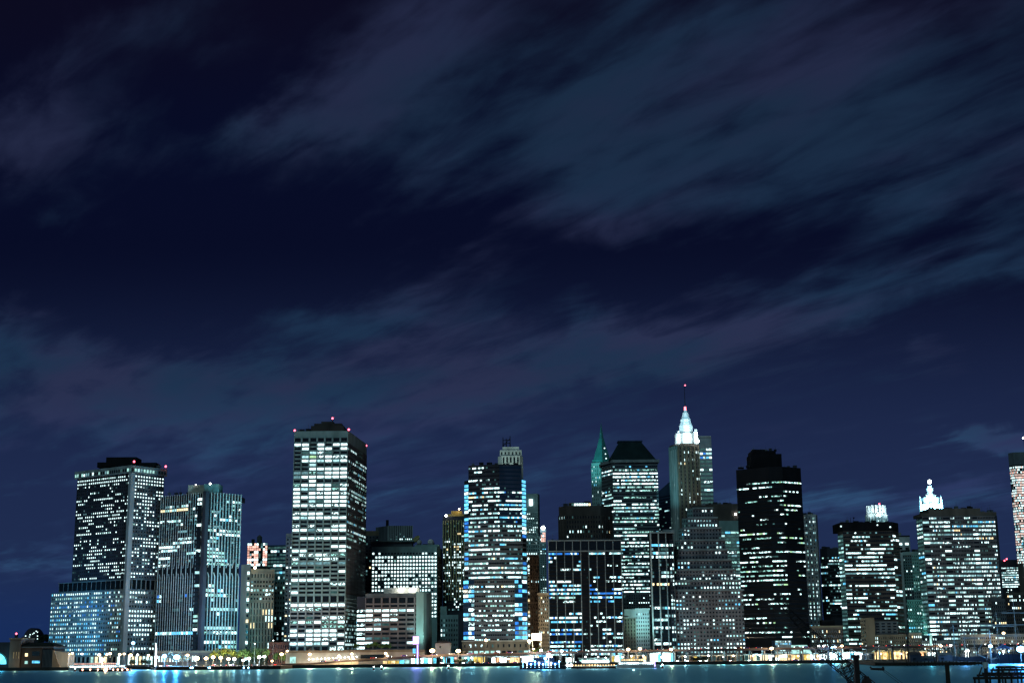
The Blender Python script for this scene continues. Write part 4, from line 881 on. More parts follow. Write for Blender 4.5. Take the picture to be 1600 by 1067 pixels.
# ---------------------------------------------------------------- street lamps
def lamp(px, py, Y, kind, P, r=.9, base=None):
    col, mt, d = {'warm': ((1, .72, .4), LWARM, 'warm street lamp'), 'white': ((.8, .97, 1), LWHITE, 'white street lamp'), 'blue': ((.15, .5, 1), LBLUE, 'blue floodlight mast')}[kind]
    h = at(px, py, Y); b0 = GZ if base is None else base
    L_ = empty('street_lamp' if kind != 'blue' else 'floodlight_mast', d, 'street lamp' if kind != 'blue' else 'floodlight', (h.x, h.y, b0), 'lamps along the waterfront')
    m = MB(); m.tube((h.x, h.y+.8, b0), (h.x, h.y+.8, h.z+.3), .16, .1, 6); m.tube((h.x, h.y+.8, h.z+.3), (h.x, h.y, h.z+r*.8), .09, .08, 5); pole_ = part(m, 'pole', M_['dkgrey'], L_)
    m = MB(); m.ball(h, r, 10, 6, .7); part(m, 'lamp_head', mt, pole_)
    if P: point(px, py, Y-r-1.0, col, P*2.2, .6, parent=L_)
    return (px, d, L_)
items = []
LAMPS = [(107, 1021.5, 'warm', 6e3, 1.3), (113, 1020, 'warm', 0, 1), (128, 1021, 'white', 0, .9), (155, 1022.5, 'warm', 6e3, 1.3), (167, 1022, 'warm', 0, 1), (172, 1020.5, 'warm', 5e3, 1.2), (187, 1022, 'warm', 5e3, 1.2), (194, 1021, 'warm', 0, 1),
         (208, 1004, 'blue', 2e4, 1.5), (204, 1023, 'warm', 6e3, 1.5), (215, 1022.5, 'white', 0, .9), (232, 1023, 'warm', 4e3, 1), (244, 1026, 'white', 9e3, 1.4), (257, 1024.5, 'blue', 5e4, 1.9), (276, 1026, 'blue', 1e5, 2.7), (293, 1023, 'warm', 9e3, 1.3),
         (307, 1028, 'warm', 1.4e4, 2.4), (322, 1028, 'warm', 9e3, 1.7), (333, 1026, 'warm', 1.4e4, 1.6), (345, 1027, 'warm', 1.4e4, 1.6), (357, 1029, 'warm', 1.4e4, 1.5), (366, 1029, 'white', 1e4, 1.4), (380, 1031, 'white', 8e3, 1.2), (389, 1028, 'white', 1e4, 1.3), (405, 1026, 'white', 1.2e4, 1.5), (413, 1025, 'white', 0, 1.3), (425, 1032, 'warm', 3e3, .9),
         (440, 1021.5, 'warm', 7e3, 1.5), (449, 1016.5, 'warm', 3e3, 1.0), (484, 1021.5, 'warm', 9e3, 1.3), (529.5, 1024, 'warm', 7e3, 1.1), (549.5, 1021, 'warm', 9e3, 1.2), (602.5, 1020, 'warm', 7e3, 1.2), (605.5, 1024, 'warm', 0, 1),
         (675.5, 1016, 'warm', 1.6e4, 2.2), (716, 1016.5, 'warm', 1.4e4, 2.0), (759.5, 999.5, 'warm', 7e3, 1.3), (827, 1001, 'warm', 9e3, 1.6), (833.5, 1013.5, 'warm', 4e3, .9), (845.5, 1015.5, 'white', 5e3, 1.2),
         (877.5, 1016.5, 'white', 5e3, 1.1), (919.5, 1017.5, 'white', 5e3, 1.1), (981.5, 1014, 'warm', 7e3, 1.5), (1000, 1013, 'warm', 5e3, 1.4), (1048.5, 1014, 'warm', 5e3, 1.3), (1205.5, 1012.5, 'warm', 7e3, 1.5),
         (1279.5, 1008.5, 'white', 1.5e3, .8), (1287, 1008.5, 'white', 0, .8), (1300, 1011, 'blue', 4e3, 1.0), (1304.5, 1010, 'white', 0, .9), (1315.5, 1008.5, 'warm', 3e3, 1.1), (1470.5, 1008.5, 'warm', 4e3, 1.1), (1485, 1007.5, 'white', 2e3, .9)]
for px, py, k, P, r in LAMPS:
    low = px < 640
    Y = 1232 if py > 1017 or px < 660 else 1222.5
    if 440 < px < 640 and px > 460: Y = 1224
    items.append(lamp(px, py, Y, k, P, r))
items.append(lamp(1547.5, 1009, 1040, 'blue', 1.2e4, 1.5, 0)); items.append(lamp(1595, 1013.5, 1030, 'blue', 6e4, 3.0, 0)); items.append(lamp(1568, 988.5, 1262, 'warm', 4e3, 1.3))
items.append(lamp(398, 1005, 1236, 'white', 0, .4)); items.append(lamp(427, 1000, 1238, 'white', 0, .4))
lr = random.Random(21); px = 690  # extra small lamps, invented at random to thicken the shoreline lights
while px < 1480:
    items.append(lamp(px, lr.uniform(1026, 1030)-(px-690)*.008, SHORE+lr.uniform(2, 9), lr.choice(['white', 'white', 'warm']), 1500 if lr.random() < .6 else 0, lr.uniform(.45, .85))); px += lr.uniform(9, 38)
autolabel(items)
# ---------------------------------------------------------------- low waterfront pavilions under the highway
def pavilion(xa, xb, ya, key, mat, lab, Y=1246, nm='market_pavilion', cols=None, rows=1, sc='dkgrey', dens=.95, P=3000, col=(.6, .95, 1)):
    z1 = zat(ya, (xa+xb)/2, Y); x0, x1 = xat(xa, Y, z1), xat(xb, Y, z1)
    t = empty(nm, lab, 'pavilion', ((x0+x1)/2, Y, GZ), 'low buildings under the highway')
    m = MB(); m.box(x0, x1, Y, Y+9, GZ, z1); part(m, 'wall', M_[mat], t)
    m = MB(); m.box(x0-.8, x1+.8, Y-2, Y+9.6, z1+.01, z1+.6); part(m, 'roof', M_['grey'], t)
    cols = cols or max(2, int((x1-x0)/3.2)); cw = (x1-x0)/cols; r = random.Random(int(xa))
    for j in range(rows):
        h0 = GZ+.5+(z1-GZ-.7)*j/rows; h1 = GZ+.2+(z1-GZ-.7)*(j+1)/rows
        for i in range(cols):
            k = r.choice(key) if r.random() < dens else 'dark'
            m = MB(); a, c = x0+i*cw+.25, x0+(i+1)*cw-.25; m.quad((a, Y-.05, h0), (c, Y-.05, h0), (c, Y-.05, h1), (a, Y-.05, h1)); part(m, 'window', W[k], t)
    if P:
        n = max(1, int((xb-xa)/25))
        for i in range(n):
            px = xa+(xb-xa)*(i+.5)/n; point(px, ya-.5, Y-6, col, P*2, 1.0, parent=t)
pavilion(598, 624, 1031, ['shopw', 'beige' if 0 else 'shopy'], 'beige', 'low cream kiosk beneath the rising highway ramp', P=800, col=(1, .8, .5))
pavilion(624, 640, 1030, ['shopc', 'teal'], 'grey', 'small cyan-lit booth beneath the highway ramp', P=1000)
pavilion(642, 682, 1027, ['shop', 'shop', 'shopc'], 'pale', 'dazzling white glass heliport lounge under the highway', P=6000)
pavilion(686, 716, 1025, ['shopc', 'shop', 'shopc', 'pink'], 'grey', 'blue-lit glass kiosk with pink lights under the highway', P=4500, col=(.3, .7, 1))
pavilion(721, 758, 1025, ['shop', 'shopy', 'shopc', 'teal'], 'grey', 'greenish glass shop row under the highway near the gatehouse', P=3500)
pavilion(762, 792, 1026, ['shopo', 'shop', 'shopo', 'pink'], 'red', 'orange-lit café front left below the faceted tower', P=3500)
pavilion(796, 812, 1026, ['shopo', 'shopw'], 'red', 'narrow orange shopfront right below the faceted tower', P=1500)
pavilion(815, 852, 1024, ['shop', 'shopw', 'shop', 'shopc'], 'tan', 'busy white and amber shopfront behind the moored workboat', P=5000)
pavilion(884, 897, 1027, ['shop'], 'pale', 'tiny white ticket booth behind the small motorboat', P=2500)
pavilion(905, 952, 1028, ['teal', 'tealp', 'dim'], 'teal', 'dim green shed behind the canopied jetty', P=1500)
pavilion(953, 975, 1024, ['shopc', 'shopy', 'shop'], 'tan', 'mixed amber and blue kiosk left of the heliport hall', P=3000)
pavilion(978, 1010, 1024, ['shopy', 'shopw', 'pink', 'dark'], 'tan', 'yellow stall row under the highway beside the passenger ferry', P=1500, col=(1, .8, .5))
pavilion(1014, 1054, 1020, ['shop', 'shop', 'shopc'], 'white', 'long blazing white marquee hall left of the ziggurat base', P=9000)
pavilion(1060, 1160, 1024, ['dark', 'dark', 'shopy', 'shopw', 'dim'], 'brown', 'long brown arcade with one yellow window beneath the ziggurat', dens=.5, P=1500, col=(1, .8, .5))
pavilion(1163, 1206, 1022, ['shopw', 'shopc', 'shop', 'dim'], 'beige', 'cream arcade lit from above at the black faceted tower', P=4000)
pavilion(1211, 1249, 1022, ['shopw', 'shopy', 'shopw', 'shop'], 'beige', 'gold-lit glass hall under the highway below the lattice atrium', rows=2, P=3500, col=(1, .85, .6))
pavilion(1253, 1292, 1021, ['shopw', 'shopy', 'dark', 'shop'], 'brown', 'brown shop row with scattered amber windows under the crane boom', P=3000)
pavilion(1296, 1346, 1019, ['shop', 'shopc', 'shop', 'shopc'], 'pale', 'bright cyan and white market hall left of the yellow hall', P=7000)
pavilion(1349, 1365, 1020, ['dim', 'dark'], 'dkgrey', 'unlit shed between the cyan hall and the yellow hall', P=0)
pavilion(1366, 1392, 1017, ['shopy', 'shopw'], 'yellow', 'yellow-lit seaport hall, left of two', P=1500, col=(1, .75, .3))
pavilion(1395, 1419, 1017, ['shopy', 'shopw', 'shopw'], 'yellow', 'yellow-lit seaport hall, right of two', P=1500, col=(1, .75, .3))
pavilion(1424, 1462, 1018, ['shopo', 'shopw', 'dark', 'shop'], 'tan', 'orange-lit low hall behind the dark seaport pier', P=2500, col=(1, .75, .4))
for px in list(range(1075, 1160, 28))+[1098, 1180, 1193]: point(px, 1019.5, 1234, (.45, .95, 1), 2500)
# ---------------------------------------------------------------- gatehouse and lit sign
Y = 1256; t = empty('gatehouse', 'small tan gatehouse with a hipped roof right of the purple sign', 'building', (xat(692, Y, GZ), Y, GZ))
x0, x1 = xat(680, Y, 10), xat(704, Y, 10); xm = xat(696, Y, 10); zt_ = zat(1004, 690, Y)
m = MB(); m.box(x0, x1, Y, Y+12, GZ, zt_); part(m, 'wall', M_['beige'], t)
m = MB(); m.prism([(x0-.7, Y-.7), (x1+.7, Y-.7), (x1+.7, Y+12.7), (x0-.7, Y+12.7)], zt_, zt_+2.4, [(x0+4, Y+5), (x1-4, Y+5), (x1-4, Y+7), (x0+4, Y+7)]); part(m, 'roof', M_['dkbrown'], t)
m = MB(); m.box(x0+3.8, x0+4.8, Y-.1, Y+.1, zt_-4, zt_-2.6); part(m, 'window', W['dark'], t)
Y = 1222; t = empty('billboard', 'glowing purple-white square sign on a thick lit post by the annex', 'sign', (xat(651.5, Y, GZ), Y, GZ))
a = at(645.2, 1006, Y); c = at(654.6, 993.5, Y); m = MB(); m.box(a.x, c.x, Y-.5, Y+.5, a.z, c.z); part(m, 'sign_panel', W['purple'], t)
p = at(652.5, 1007, Y); m = MB(); m.box(p.x-.55, p.x+.55, Y-.4, Y+.4, GZ, p.z-.02); part(m, 'post', W['purple'], t)
a = at(645, 1020, Y); c = at(650, 1012.5, Y); m = MB(); m.box(a.x, c.x, Y-.4, Y+.4, a.z, c.z); part(m, 'lower_panel', W['cyan'], t)
point(651, 1004, Y-5, (.6, .3, 1), 16000, 2.5, parent=t)
# ---------------------------------------------------------------- trees
leafc = {'g': wallmat('leaves_green', (.08, .15, .045), .7, .6, .4), 'y': wallmat('leaves_olive', (.13, .16, .03), .7, .6, .4), 'p': wallmat('leaves_pale_for_blue', (.13, .17, .15), .7, .6, .4), 'd': wallmat('leaves_dark', (.02, .03, .018), .7, .5, .4)}  # the pale leaf tone is lightened so blue lamplight shows on it
def tree(px, ytop, Y, w, mt, z0=GZ, desc='leafy street tree'):
    zt_ = zat(ytop, px, Y); x = xat(px, Y, zt_); H = zt_-z0; R_ = w*Y/F/2; rr = random.Random(int(px*3))
    t = empty('tree', desc, 'tree', (x, Y, z0), 'waterfront trees')
    m = MB(); m.tube((x, Y, z0), (x+.1, Y, z0+H*.45), .28, .18, 6)
    for i in range(5):
        a = rr.uniform(0, 6.28); m.tube((x+.1, Y, z0+H*(.3+.03*i)), (x+math.cos(a)*R_*.6, Y+math.sin(a)*R_*.6, z0+H*rr.uniform(.6, .8)), .12, .04, 4)
    part(m, 'trunk', M_['trunk'], t)
    m = MB(); n = len(m.v)
    cl = [(rr.uniform(-.7, .7)*R_, rr.uniform(-.7, .7)*R_, z0+H*rr.uniform(.5, .85), rr.uniform(.3, .5)*R_) for _ in range(11)]
    for cx_, cy_, cz_, cr_ in cl:
        for _ in range(55):
            v = Vector((rr.gauss(0, 1), rr.gauss(0, 1), rr.gauss(0, 1)*.75)).normalized()*cr_*rr.uniform(.6, 1.1)
            p = Vector((x+cx_, Y+cy_, min(zt_+.3, cz_+v.z)))+Vector((v.x, v.y, 0)); s_ = rr.uniform(.22, .5)
            u = Vector((rr.gauss(0, 1), rr.gauss(0, 1), rr.gauss(0, 1))).normalized()*s_; w_ = u.orthogonal().normalized()*s_*.8
            m.quad(tuple(p-u), tuple(p+w_), tuple(p+u), tuple(p-w_))
    part(m, 'crown', leafc[mt], t)
    return (px, desc, t)
items = []
for px, yt, w, k in ((336, 1011.5, 18, 'y'), (347, 1009.5, 18, 'y'), (358, 1009.5, 20, 'y'), (369, 1011, 16, 'y'), (380, 1010.5, 18, 'g'), (391, 1011, 18, 'g'), (403, 1010, 19, 'g'), (414, 1012, 18, 'g'), (431, 1017, 14, 'g'), (442, 1020, 12, 'g')):
    items.append(tree(px, yt, 1243+(px % 7), w, k, desc='yellow-green plaza tree' if k == 'y' else 'green plaza tree'))
for px, yt in ((557, 1005), (578, 1004), (586, 1003), (597, 1004), (606, 1004.5)): items.append(tree(px, yt, 1268, 11, 'g', at(540, 1016.5, 1262).z, 'small terrace tree'))
for px, yt, w in ((838, 1010, 14), (850, 1011, 10), (716, 1012, 8)): items.append(tree(px, yt, 1252, w, 'y', desc='olive lamplit tree'))
for px, yt, w in ((206, 1030, 12), (226, 1028, 14), (233, 1031, 9)): items.append(tree(px, yt, 1228, w, 'd', desc='dark low quayside tree'))
for px, yt, w in ((714, 1030, 12), (724, 1029, 14), (736, 1032, 10), (1096, 1026, 14), (1086, 1027, 10)): items.append(tree(px, yt, 1221, w, 'd', desc='quay bush'))
for px, yt, w in ((262, 1017, 17), (286, 1018, 20), (272, 1020, 14)): items.append(tree(px, yt, 1240, w, 'p', desc='blue-lit round tree'))  # invented trees placed to catch the blue floodlight like a halo
autolabel(items)
t = empty('light_column', 'tall glowing white column between the podium tower and the ribbed tower', 'light', (xat(243, 1262, GZ), 1262, GZ))
p0 = at(244, 1012, 1262); p1 = at(243.3, 1004, 1262); m = MB(); m.tube((p0.x, 1262, GZ), p0, .8, .6, 8); part(m, 'base_tube', W['shop'], t); m = MB(); m.tube(p0, p1, .45, .3, 8); part(m, 'light_tube', W['shop'], t); point(244, 1010, 1256, (.7, .95, 1), 20000, 1, parent=t)
t = empty('marquee', 'blazing warm white entrance canopy between the faceted tower and the black grid tower', 'canopy', (xat(839, 1290, GZ), 1290, GZ))
p0 = at(831, 1000, 1290); p1 = at(846, 989, 1290); m = MB(); m.box(p0.x, p1.x, 1288, 1292, p0.z, p1.z); part(m, 'canopy_light', lampmat('canopy_warm', (1, .85, .6), 6), t)
for xx in (p0.x+.5, p1.x-.5): m = MB(); m.box(xx-.3, xx+.3, 1289.5, 1290.5, GZ, p0.z-.02); part(m, 'post', M_['grey'], t)
point(838, 996, 1283, (1, .8, .5), 40000, 1.5, parent=t); point(838, 980, 1300, (1, .75, .45), 25000, 1.5, parent=t)
# ---------------------------------------------------------------- old ferry terminal, far left
Y = 1236; t = empty('ferry_terminal', 'old ferry terminal with arched cyan-lit slip and tan pilasters, far left edge', 'building', (xat(50, Y, GZ), Y, 0))
def bx(xa, xb, ya, yb, Y0, Y1, mat, nm):
    zt_ = zat(ya, (xa+xb)/2, Y0); zb_ = zat(yb, (xa+xb)/2, Y0) if yb else 0; m = MB(); m.box(xat(xa, Y0, zt_), xat(xb, Y0, zt_), Y0, Y1, max(zb_, 0), zt_); return part(m, nm, M_[mat] if isinstance(mat, str) else mat, t)
bx(-60, 16, 1003, None, Y, Y+30, 'char', 'hall'); bx(16, 33, 997, None, Y-3, Y+30, 'brown', 'pilaster_tower'); bx(33, 66, 1011, None, Y-1, Y+30, 'dkbrown', 'wing'); bx(66, 84, 1013, None, Y, Y+30, 'char', 'slip_doors')
bx(14.5, 34.5, 996, 998.5, Y-4, Y+30, 'tan', 'cornice'); bx(33, 84, 1009.5, 1011.5, Y-2.5, Y+30, 'dkgrey', 'cornice')
TR = wallmat('dark_roof', (.02, .022, .02)); m = MB(); zr0 = zat(1009.5, 60, Y); zr1 = zat(1003, 60, Y); xa, xb = xat(34, Y, zr0), xat(90, Y, zr0); m.prism([(xa, Y-3), (xb, Y-3), (xb, Y+28), (xa, Y+28)], zr0, zr1, [(xa+3, Y+8), (xb-9, Y+8), (xb-9, Y+18), (xa+3, Y+18)]); part(m, 'roof', TR, t)
c = at(-6, 1037, Y-.3); m = MB(); R_ = 9.2; k = 14; pts = [(c.x+R_*math.cos(math.pi*i/k), c.z+R_*1.05*math.sin(math.pi*i/k)) for i in range(k+1)]; n = len(m.v); m.v += [(p[0], Y-.15, p[1]) for p in pts]; m.f.append(tuple(range(k, -1, -1))); part(m, 'slip_arch', W['shopc'], t)
m = MB()
for i in range(k): m.tube((pts[i][0], Y-.3, pts[i][1]), (pts[i+1][0], Y-.3, pts[i+1][1]), .7, .7, 5)
part(m, 'arch_rim', M_['green'], t)
for xa in (20.5, 24.5, 28.5):
    a = at(xa, 1028, Y-3.2); c = at(xa+1.6, 1018, Y-3.2); m = MB(); m.box(a.x, c.x, Y-3.2, Y-2.9, a.z, c.z); part(m, 'window', litmat('pilaster_window', (.8, .65, .35), .35) if xa < 21 else MATS['pilaster_window'], t)
for xa, xb, ya, yb, k in ((39, 43.5, 1020, 1025, 'warm'), (38.5, 43.5, 1032, 1036.5, 'teal'), (50, 62, 1017, 1024, 'dark'), (50, 62, 1031.5, 1035.5, 'cyan')):
    a = at(xa, yb, Y-1.2); c = at(xb, ya, Y-1.2); m = MB(); m.box(a.x, c.x, Y-1.25, Y-.9, a.z, c.z); part(m, 'window', W[k], t)
for i in range(8):
    x = xat(67+i*2.1, Y, 8); m = MB(); m.box(x-.25, x+.25, Y-.5, Y-.02, 1, zat(1014, 70, Y)); part(m, 'door_post', M_['dkgrey'], t)
point(24, 1034, Y-12, (1, .8, .45), 1500, parent=t); point(4, 1030, Y-10, (.2, .8, 1), 1500, parent=t)
Y = 1228; t = empty('ramp_wall', 'beige concrete ramp wall sloping down beside the old ferry terminal', 'wall', (xat(95, Y, GZ), Y, 0))
x0, x1 = xat(83, Y, 8), xat(106, Y, 8); xm = xat(90, Y, 8); za, zb_ = zat(1016, 90, Y), zat(1019.5, 104, Y)
m = MB(); m.hexa([(x0, Y, 0), (x1, Y, 0), (x1, Y+18, 0), (x0, Y+18, 0), (x0, Y, za), (x1, Y, zb_), (x1, Y+18, zb_), (x0, Y+18, za)]); part(m, 'wall_panel', M_['beige'], t)
m = MB(); xq = xat(97, Y, 5); m.hexa([(x0, Y-2.5, 0), (xq, Y-2.5, 0), (xq, Y-.02, 0), (x0, Y-.02, 0), (x0, Y-2.5, za+.2), (x0+1, Y-2.5, za+.2), (x0+1, Y-.02, za+.2), (x0, Y-.02, za+.2)]); part(m, 'buttress', M_['tan'], t)
point(98, 1024, Y-14, (1, .8, .55), 3500, parent=t)
# distant domed building with lights behind
b = Bld('domed_building', 'distant domed building with sprinkled white lights beyond the ferry terminal', 2100, 47, 'building')
C, P, z1 = b.chain(994, [(34, 0), (61, 0)], 30); b.block(P, GZ, z1, 'char'); x0, x1 = C[0][0], C[1][0]; zc_ = b.z(980.5)
m = MB(); k = 10; arc = [(x0+2+(x1-x0-3)*i/k, z1+(zc_-z1)*math.sin(math.pi*i/k)**.7) for i in range(k+1)]
for i in range(k): m.hexa([(arc[i][0], 2101, z1-.5), (arc[i+1][0], 2101, z1-.5), (arc[i+1][0], 2128, z1-.5), (arc[i][0], 2128, z1-.5), (arc[i][0], 2101, arc[i][1]), (arc[i+1][0], 2101, arc[i+1][1]), (arc[i+1][0], 2128, arc[i+1][1]), (arc[i][0], 2128, arc[i][1])])
part(m, 'dome', M_['char'], b.root)
for px, py in ((42, 997), (44, 998.5), (51, 990), (53, 988.5), (56.5, 985.5), (58.5, 987), (58.5, 993), (58.5, 997.5), (47, 991), (40, 993), (46, 994.5)): 
    p = at(px, py, 2099); m = MB(); m.box(p.x-.7, p.x+.7, p.y, p.y+.3, p.z-.6, p.z+.6); part(m, 'window', W['white'], b.root)
b.done()
b = Bld('chimney_stack', 'tiny distant chimney carrying a red light above the ferry terminal', 2050, 25, 'chimney'); b.boxpx(23, 27, 991, 1010, 0, 4, 'char', 'shaft'); b.beacon(25.5, 989.5, 2, 1.4); b.done()
m = MB(); rr = random.Random(5)
base = []
for i in range(1500):
    px = rr.uniform(60, 82); hh = 1003-rr.uniform(0, 1)**.6*(12*math.sin(math.pi*min(1, (px-58)/26))**.5); p = at(px, hh, 1500+rr.uniform(0, 20)); u = Vector((rr.gauss(0, 1), rr.gauss(0, 1), rr.gauss(0, 1))).normalized()*.9; w_ = u.orthogonal().normalized()*.8
    m.quad(tuple(p-u), tuple(p+w_), tuple(p+u), tuple(p-w_))
tag(m.build('shrubbery', leafc['d']), 'dark clump of distant park trees left of the podium tower', 'trees', kind='stuff')
# ---------------------------------------------------------------- boats
def hull(m, x0, x1, Y, wd, z0, z1, bow=.15, rise=.5):
    """hull lofted along x"""
    n = 9; secs = []
    for i in range(n):
        u = i/(n-1); x = x0+(x1-x0)*u
        tpr = min(1, (u+.02)/bow)**.6 if u < bow else min(1, (1-u+.25)/.4)
        w = wd/2*max(.06, tpr); zt = z1+rise*abs(u-.5)**2*4
        secs.append([(x, Y-w*.7, z0), (x, Y+w*.7, z0), (x, Y+w, zt), (x, Y-w, zt)])
    b0 = len(m.v)
    for s_ in secs: m.v += s_
    for i in range(n-1):
        for a in range(4):
            c = (a+1) % 4; m.f.append((b0+i*4+a, b0+i*4+c, b0+i*4+4+c, b0+i*4+4+a))
    m.f.append((b0, b0+3, b0+2, b0+1)); e = b0+(n-1)*4; m.f.append((e, e+1, e+2, e+3))
def boat(nm, lab, cat, xa, xb, yw, h, decks, hm='hull', lit='shop', lamps=(), wd=7, cm='cabin'):
    pc = (xa+xb)/2; Yw = None
    hy = [Yv for Yv in range(600, 1215) if zat(yw, pc, Yv) <= 0]
    Yb = (min(hy) if hy else 1180)+wd/2
    t = empty(nm, lab, cat, (xat(pc, Yb, 0), Yb, 0))
    x0, x1 = xat(xa, Yb, 1), xat(xb, Yb, 1)
    m = MB(); hull(m, x0, x1, Yb, wd, -.8, h); part(m, 'hull', M_[hm] if isinstance(hm, str) else hm, t)
    zc = h+.05
    for i, (u0, u1, hh, key) in enumerate(decks):
        a, c = x0+(x1-x0)*u0, x0+(x1-x0)*u1; w = wd*(.36-.06*i)
        m = MB(); m.box(a, c, Yb-w, Yb+w, zc, zc+hh); part(m, 'cabin', M_[cm], t)
        n = max(2, int((c-a)/1.6)); cw = (c-a)/n
        for k in range(n):
            m = MB(); m.quad((a+k*cw+.25, Yb-w-.03, zc+hh*.35), (a+(k+1)*cw-.25, Yb-w-.03, zc+hh*.35), (a+(k+1)*cw-.25, Yb-w-.03, zc+hh*.82), (a+k*cw+.25, Yb-w-.03, zc+hh*.82)); part(m, 'window', W[key], t)
        m = MB(); m.box(a-.4, c+.4, Yb-w-.5, Yb+w+.5, zc+hh+.01, zc+hh+.2); part(m, 'deck_roof', M_[cm], t); zc += hh+.25
    for px, py, r, mt in lamps:
        p = at(px, py, Yb-wd*.45); m = MB(); m.ball(p, r, 8, 5)
        m.tube(p, (p.x, p.y, h*.5), .08, .08, 4); part(m, 'deck_lamp', mt, t)
    return t, x0, x1, Yb, zc
RD = [(u, 1046.5) for u in (129, 141, 153, 165, 177, 184, 191, 199)]
boat('barge', 'low dark barge with a row of orange deck lights before the podium tower', 'barge', 124, 204, 1048.5, 1.4, [(.5, .6, 1.6, 'dark')], lamps=[(px, 1045.5, .6 if px != 165 else 1.5, lampmat('lamp_orange_%d' % px, (1, .38, .22), 12)) for px, _ in RD], wd=9)
point(165, 1044.5, 1020, (1, .35, .15), 2500)
boat('ferry', 'long white ferry with glowing pink-white decks left of the barge lights', 'ferry', 108, 196, 1039.8, 1.8, [(.03, .97, 2.2, 'shop'), (.1, .85, 1.6, 'pink')], lamps=[(160, 1030, 1.3, LWARM)], wd=9, hm='cabin')
point(150, 1035, 1190, (1, .8, .7), 3000)
boat('motorboat', 'small dark motorboat with a lit blue light beside the floating dock', 'boat', 236, 262, 1044, 1.2, [(.3, .7, 1.4, 'blue')], wd=5)
t, x0, x1, Yb, zc = boat('workboat', 'cluttered dark workboat with many blue deck lamps below the black grid tower', 'boat', 812, 884, 1045, 2.2, [(.15, .85, 2.6, 'blue'), (.3, .75, 2.2, 'dimb'), (.42, .62, 2, 'cyan')], cm='navy',
     lamps=[(817+i*6.3, 1033+(i % 3)*2, .5, [LBLUE, LWHITE, LBLUE][i % 3]) for i in range(10)]+[(857, 1023, 1.3, LWHITE), (852, 1028, .9, LBLUE)], wd=9)
m = MB()
for u in (.2, .4, .5, .8): xx = x0+(x1-x0)*u; m.tube((xx, Yb, 2), (xx, Yb, 12+u*3), .12, .08, 4)
part(m, 'mast', M_['steel'], t); point(850, 1032, Yb-10, (.15, .5, 1), 4000, parent=t)
boat('motorboat', 'small white motorboat with two bright lamps between workboat and jetty', 'boat', 882, 898, 1043.5, 1.2, [(.2, .8, 1.6, 'shop')], hm='cabin', lamps=[(886.5, 1038.5, .8, LWHITE), (892.5, 1038.5, .8, LWHITE)], wd=5)
t, *_ = boat('passenger_ferry', 'white passenger ferry with two bright decks by the cyan-lit stone building', 'ferry', 963, 1030, 1043, 1.8, [(.05, .86, 2.3, 'shop'), (.1, .62, 1.8, 'shopw')], hm='cabin', lamps=[(1023, 1031, .9, lampmat('lamp_violet', (.6, .45, 1), 14))], wd=9)
point(990, 1041, 915, (1, .9, .8), 1500)
# canopied jetty
Y = 975; x0, x1 = xat(893, Y, 3), xat(962, Y, 3); t = empty('canopy_jetty', 'jetty with a long glowing white canopy and lit railing by the ferry', 'pier', ((x0+x1)/2, Y, 0))
m = MB(); m.box(x0, x1, Y, Y+9, .3, 1.6); part(m, 'deck', M_['wood'], t)
a, c = xat(909, Y, 5), xat(952, Y, 5); zt_ = zat(1030, 930, Y); m = MB(); m.box(a, c, Y+1, Y+7, zt_-.3, zt_); part(m, 'canopy_roof', M_['cabin'], t)
m = MB(); m.box(a+.2, c-.2, Y+1.1, Y+1.3, zt_-2, zt_-.32); part(m, 'canopy_light', W['shop'], t)
for i in range(9):
    xx = a+(c-a)*i/8; m = MB(); m.tube((xx, Y+.8, 1.6), (xx, Y+.8, zt_), .1, .1, 4); part(m, 'post', M_['steel'], t)
for i in range(16):
    xx = x0+1+(x1-x0-2)*i/15; m = MB(); m.box(xx-.5, xx+.5, Y-.1, Y+.1, 1.9, 2.9); part(m, 'railing_light', W['shopw'], t)
for i in range(8):
    xx = x0+(x1-x0)*i/7; m = MB(); m.tube((xx, Y+.5, -3), (xx, Y+.5, 1.0), .25, .25, 5); part(m, 'pile', M_['wood'], t)
for px in (918, 926, 933, 943): point(px, 1039, Y-3, (1, 1, .9), 300)
# floating dock under the plaza
Y = 1150; x0, x1 = xat(245, Y, 2), xat(438, Y, 2); t = empty('floating_dock', 'long dark quay apron with tiny blue lights below the plaza trees', 'pier', ((x0+x1)/2, Y, 0))
m = MB(); m.box(x0, x1, Y, SHORE-2.1, -.5, 2.6); part(m, 'deck', M_['wood'], t)
for px in (224, 243, 298, 301, 326, 328, 381, 388):
    if px > 245:
        p = at(px, 1042.5, Y-.4); m = MB(); m.ball(p, .55, 6, 4); part(m, 'dock_light', LBLUE, t)
for i in range(20):
    xx = x0+(x1-x0)*i/19; m = MB(); m.tube((xx, Y-.4, -2), (xx, Y-.4, 3.6), .3, .3, 5); part(m, 'pile', M_['wood'], t)
# buoys
items = []
for px, py, in ((117, 1048.5), (584, 1046.5), (596, 1046), (700.5, 1045), (1035, 1043.5)):
    Yb = next(Yv for Yv in range(500, 1214) if zat(py, px, Yv) <= 0 or Yv == 1213); x = xat(px, Yb, 0)
    t = empty('buoy', 'small lit buoy', 'buoy', (x, Yb, 0), 'small harbour buoys'); m = MB(); m.tube((x, Yb, -.5), (x, Yb, .8), .9, .9, 8); part(m, 'float', M_['redp'], t)
    m = MB(); m.tube((x, Yb, .8), (x, Yb, 2), .4, .15, 6); part(m, 'tower', BLK, t); m = MB(); m.ball((x, Yb, 2.3), .4, 6, 4); part(m, 'beacon', LWHITE, t); items.append((px, 'small lit buoy floating', t))
autolabel(items)
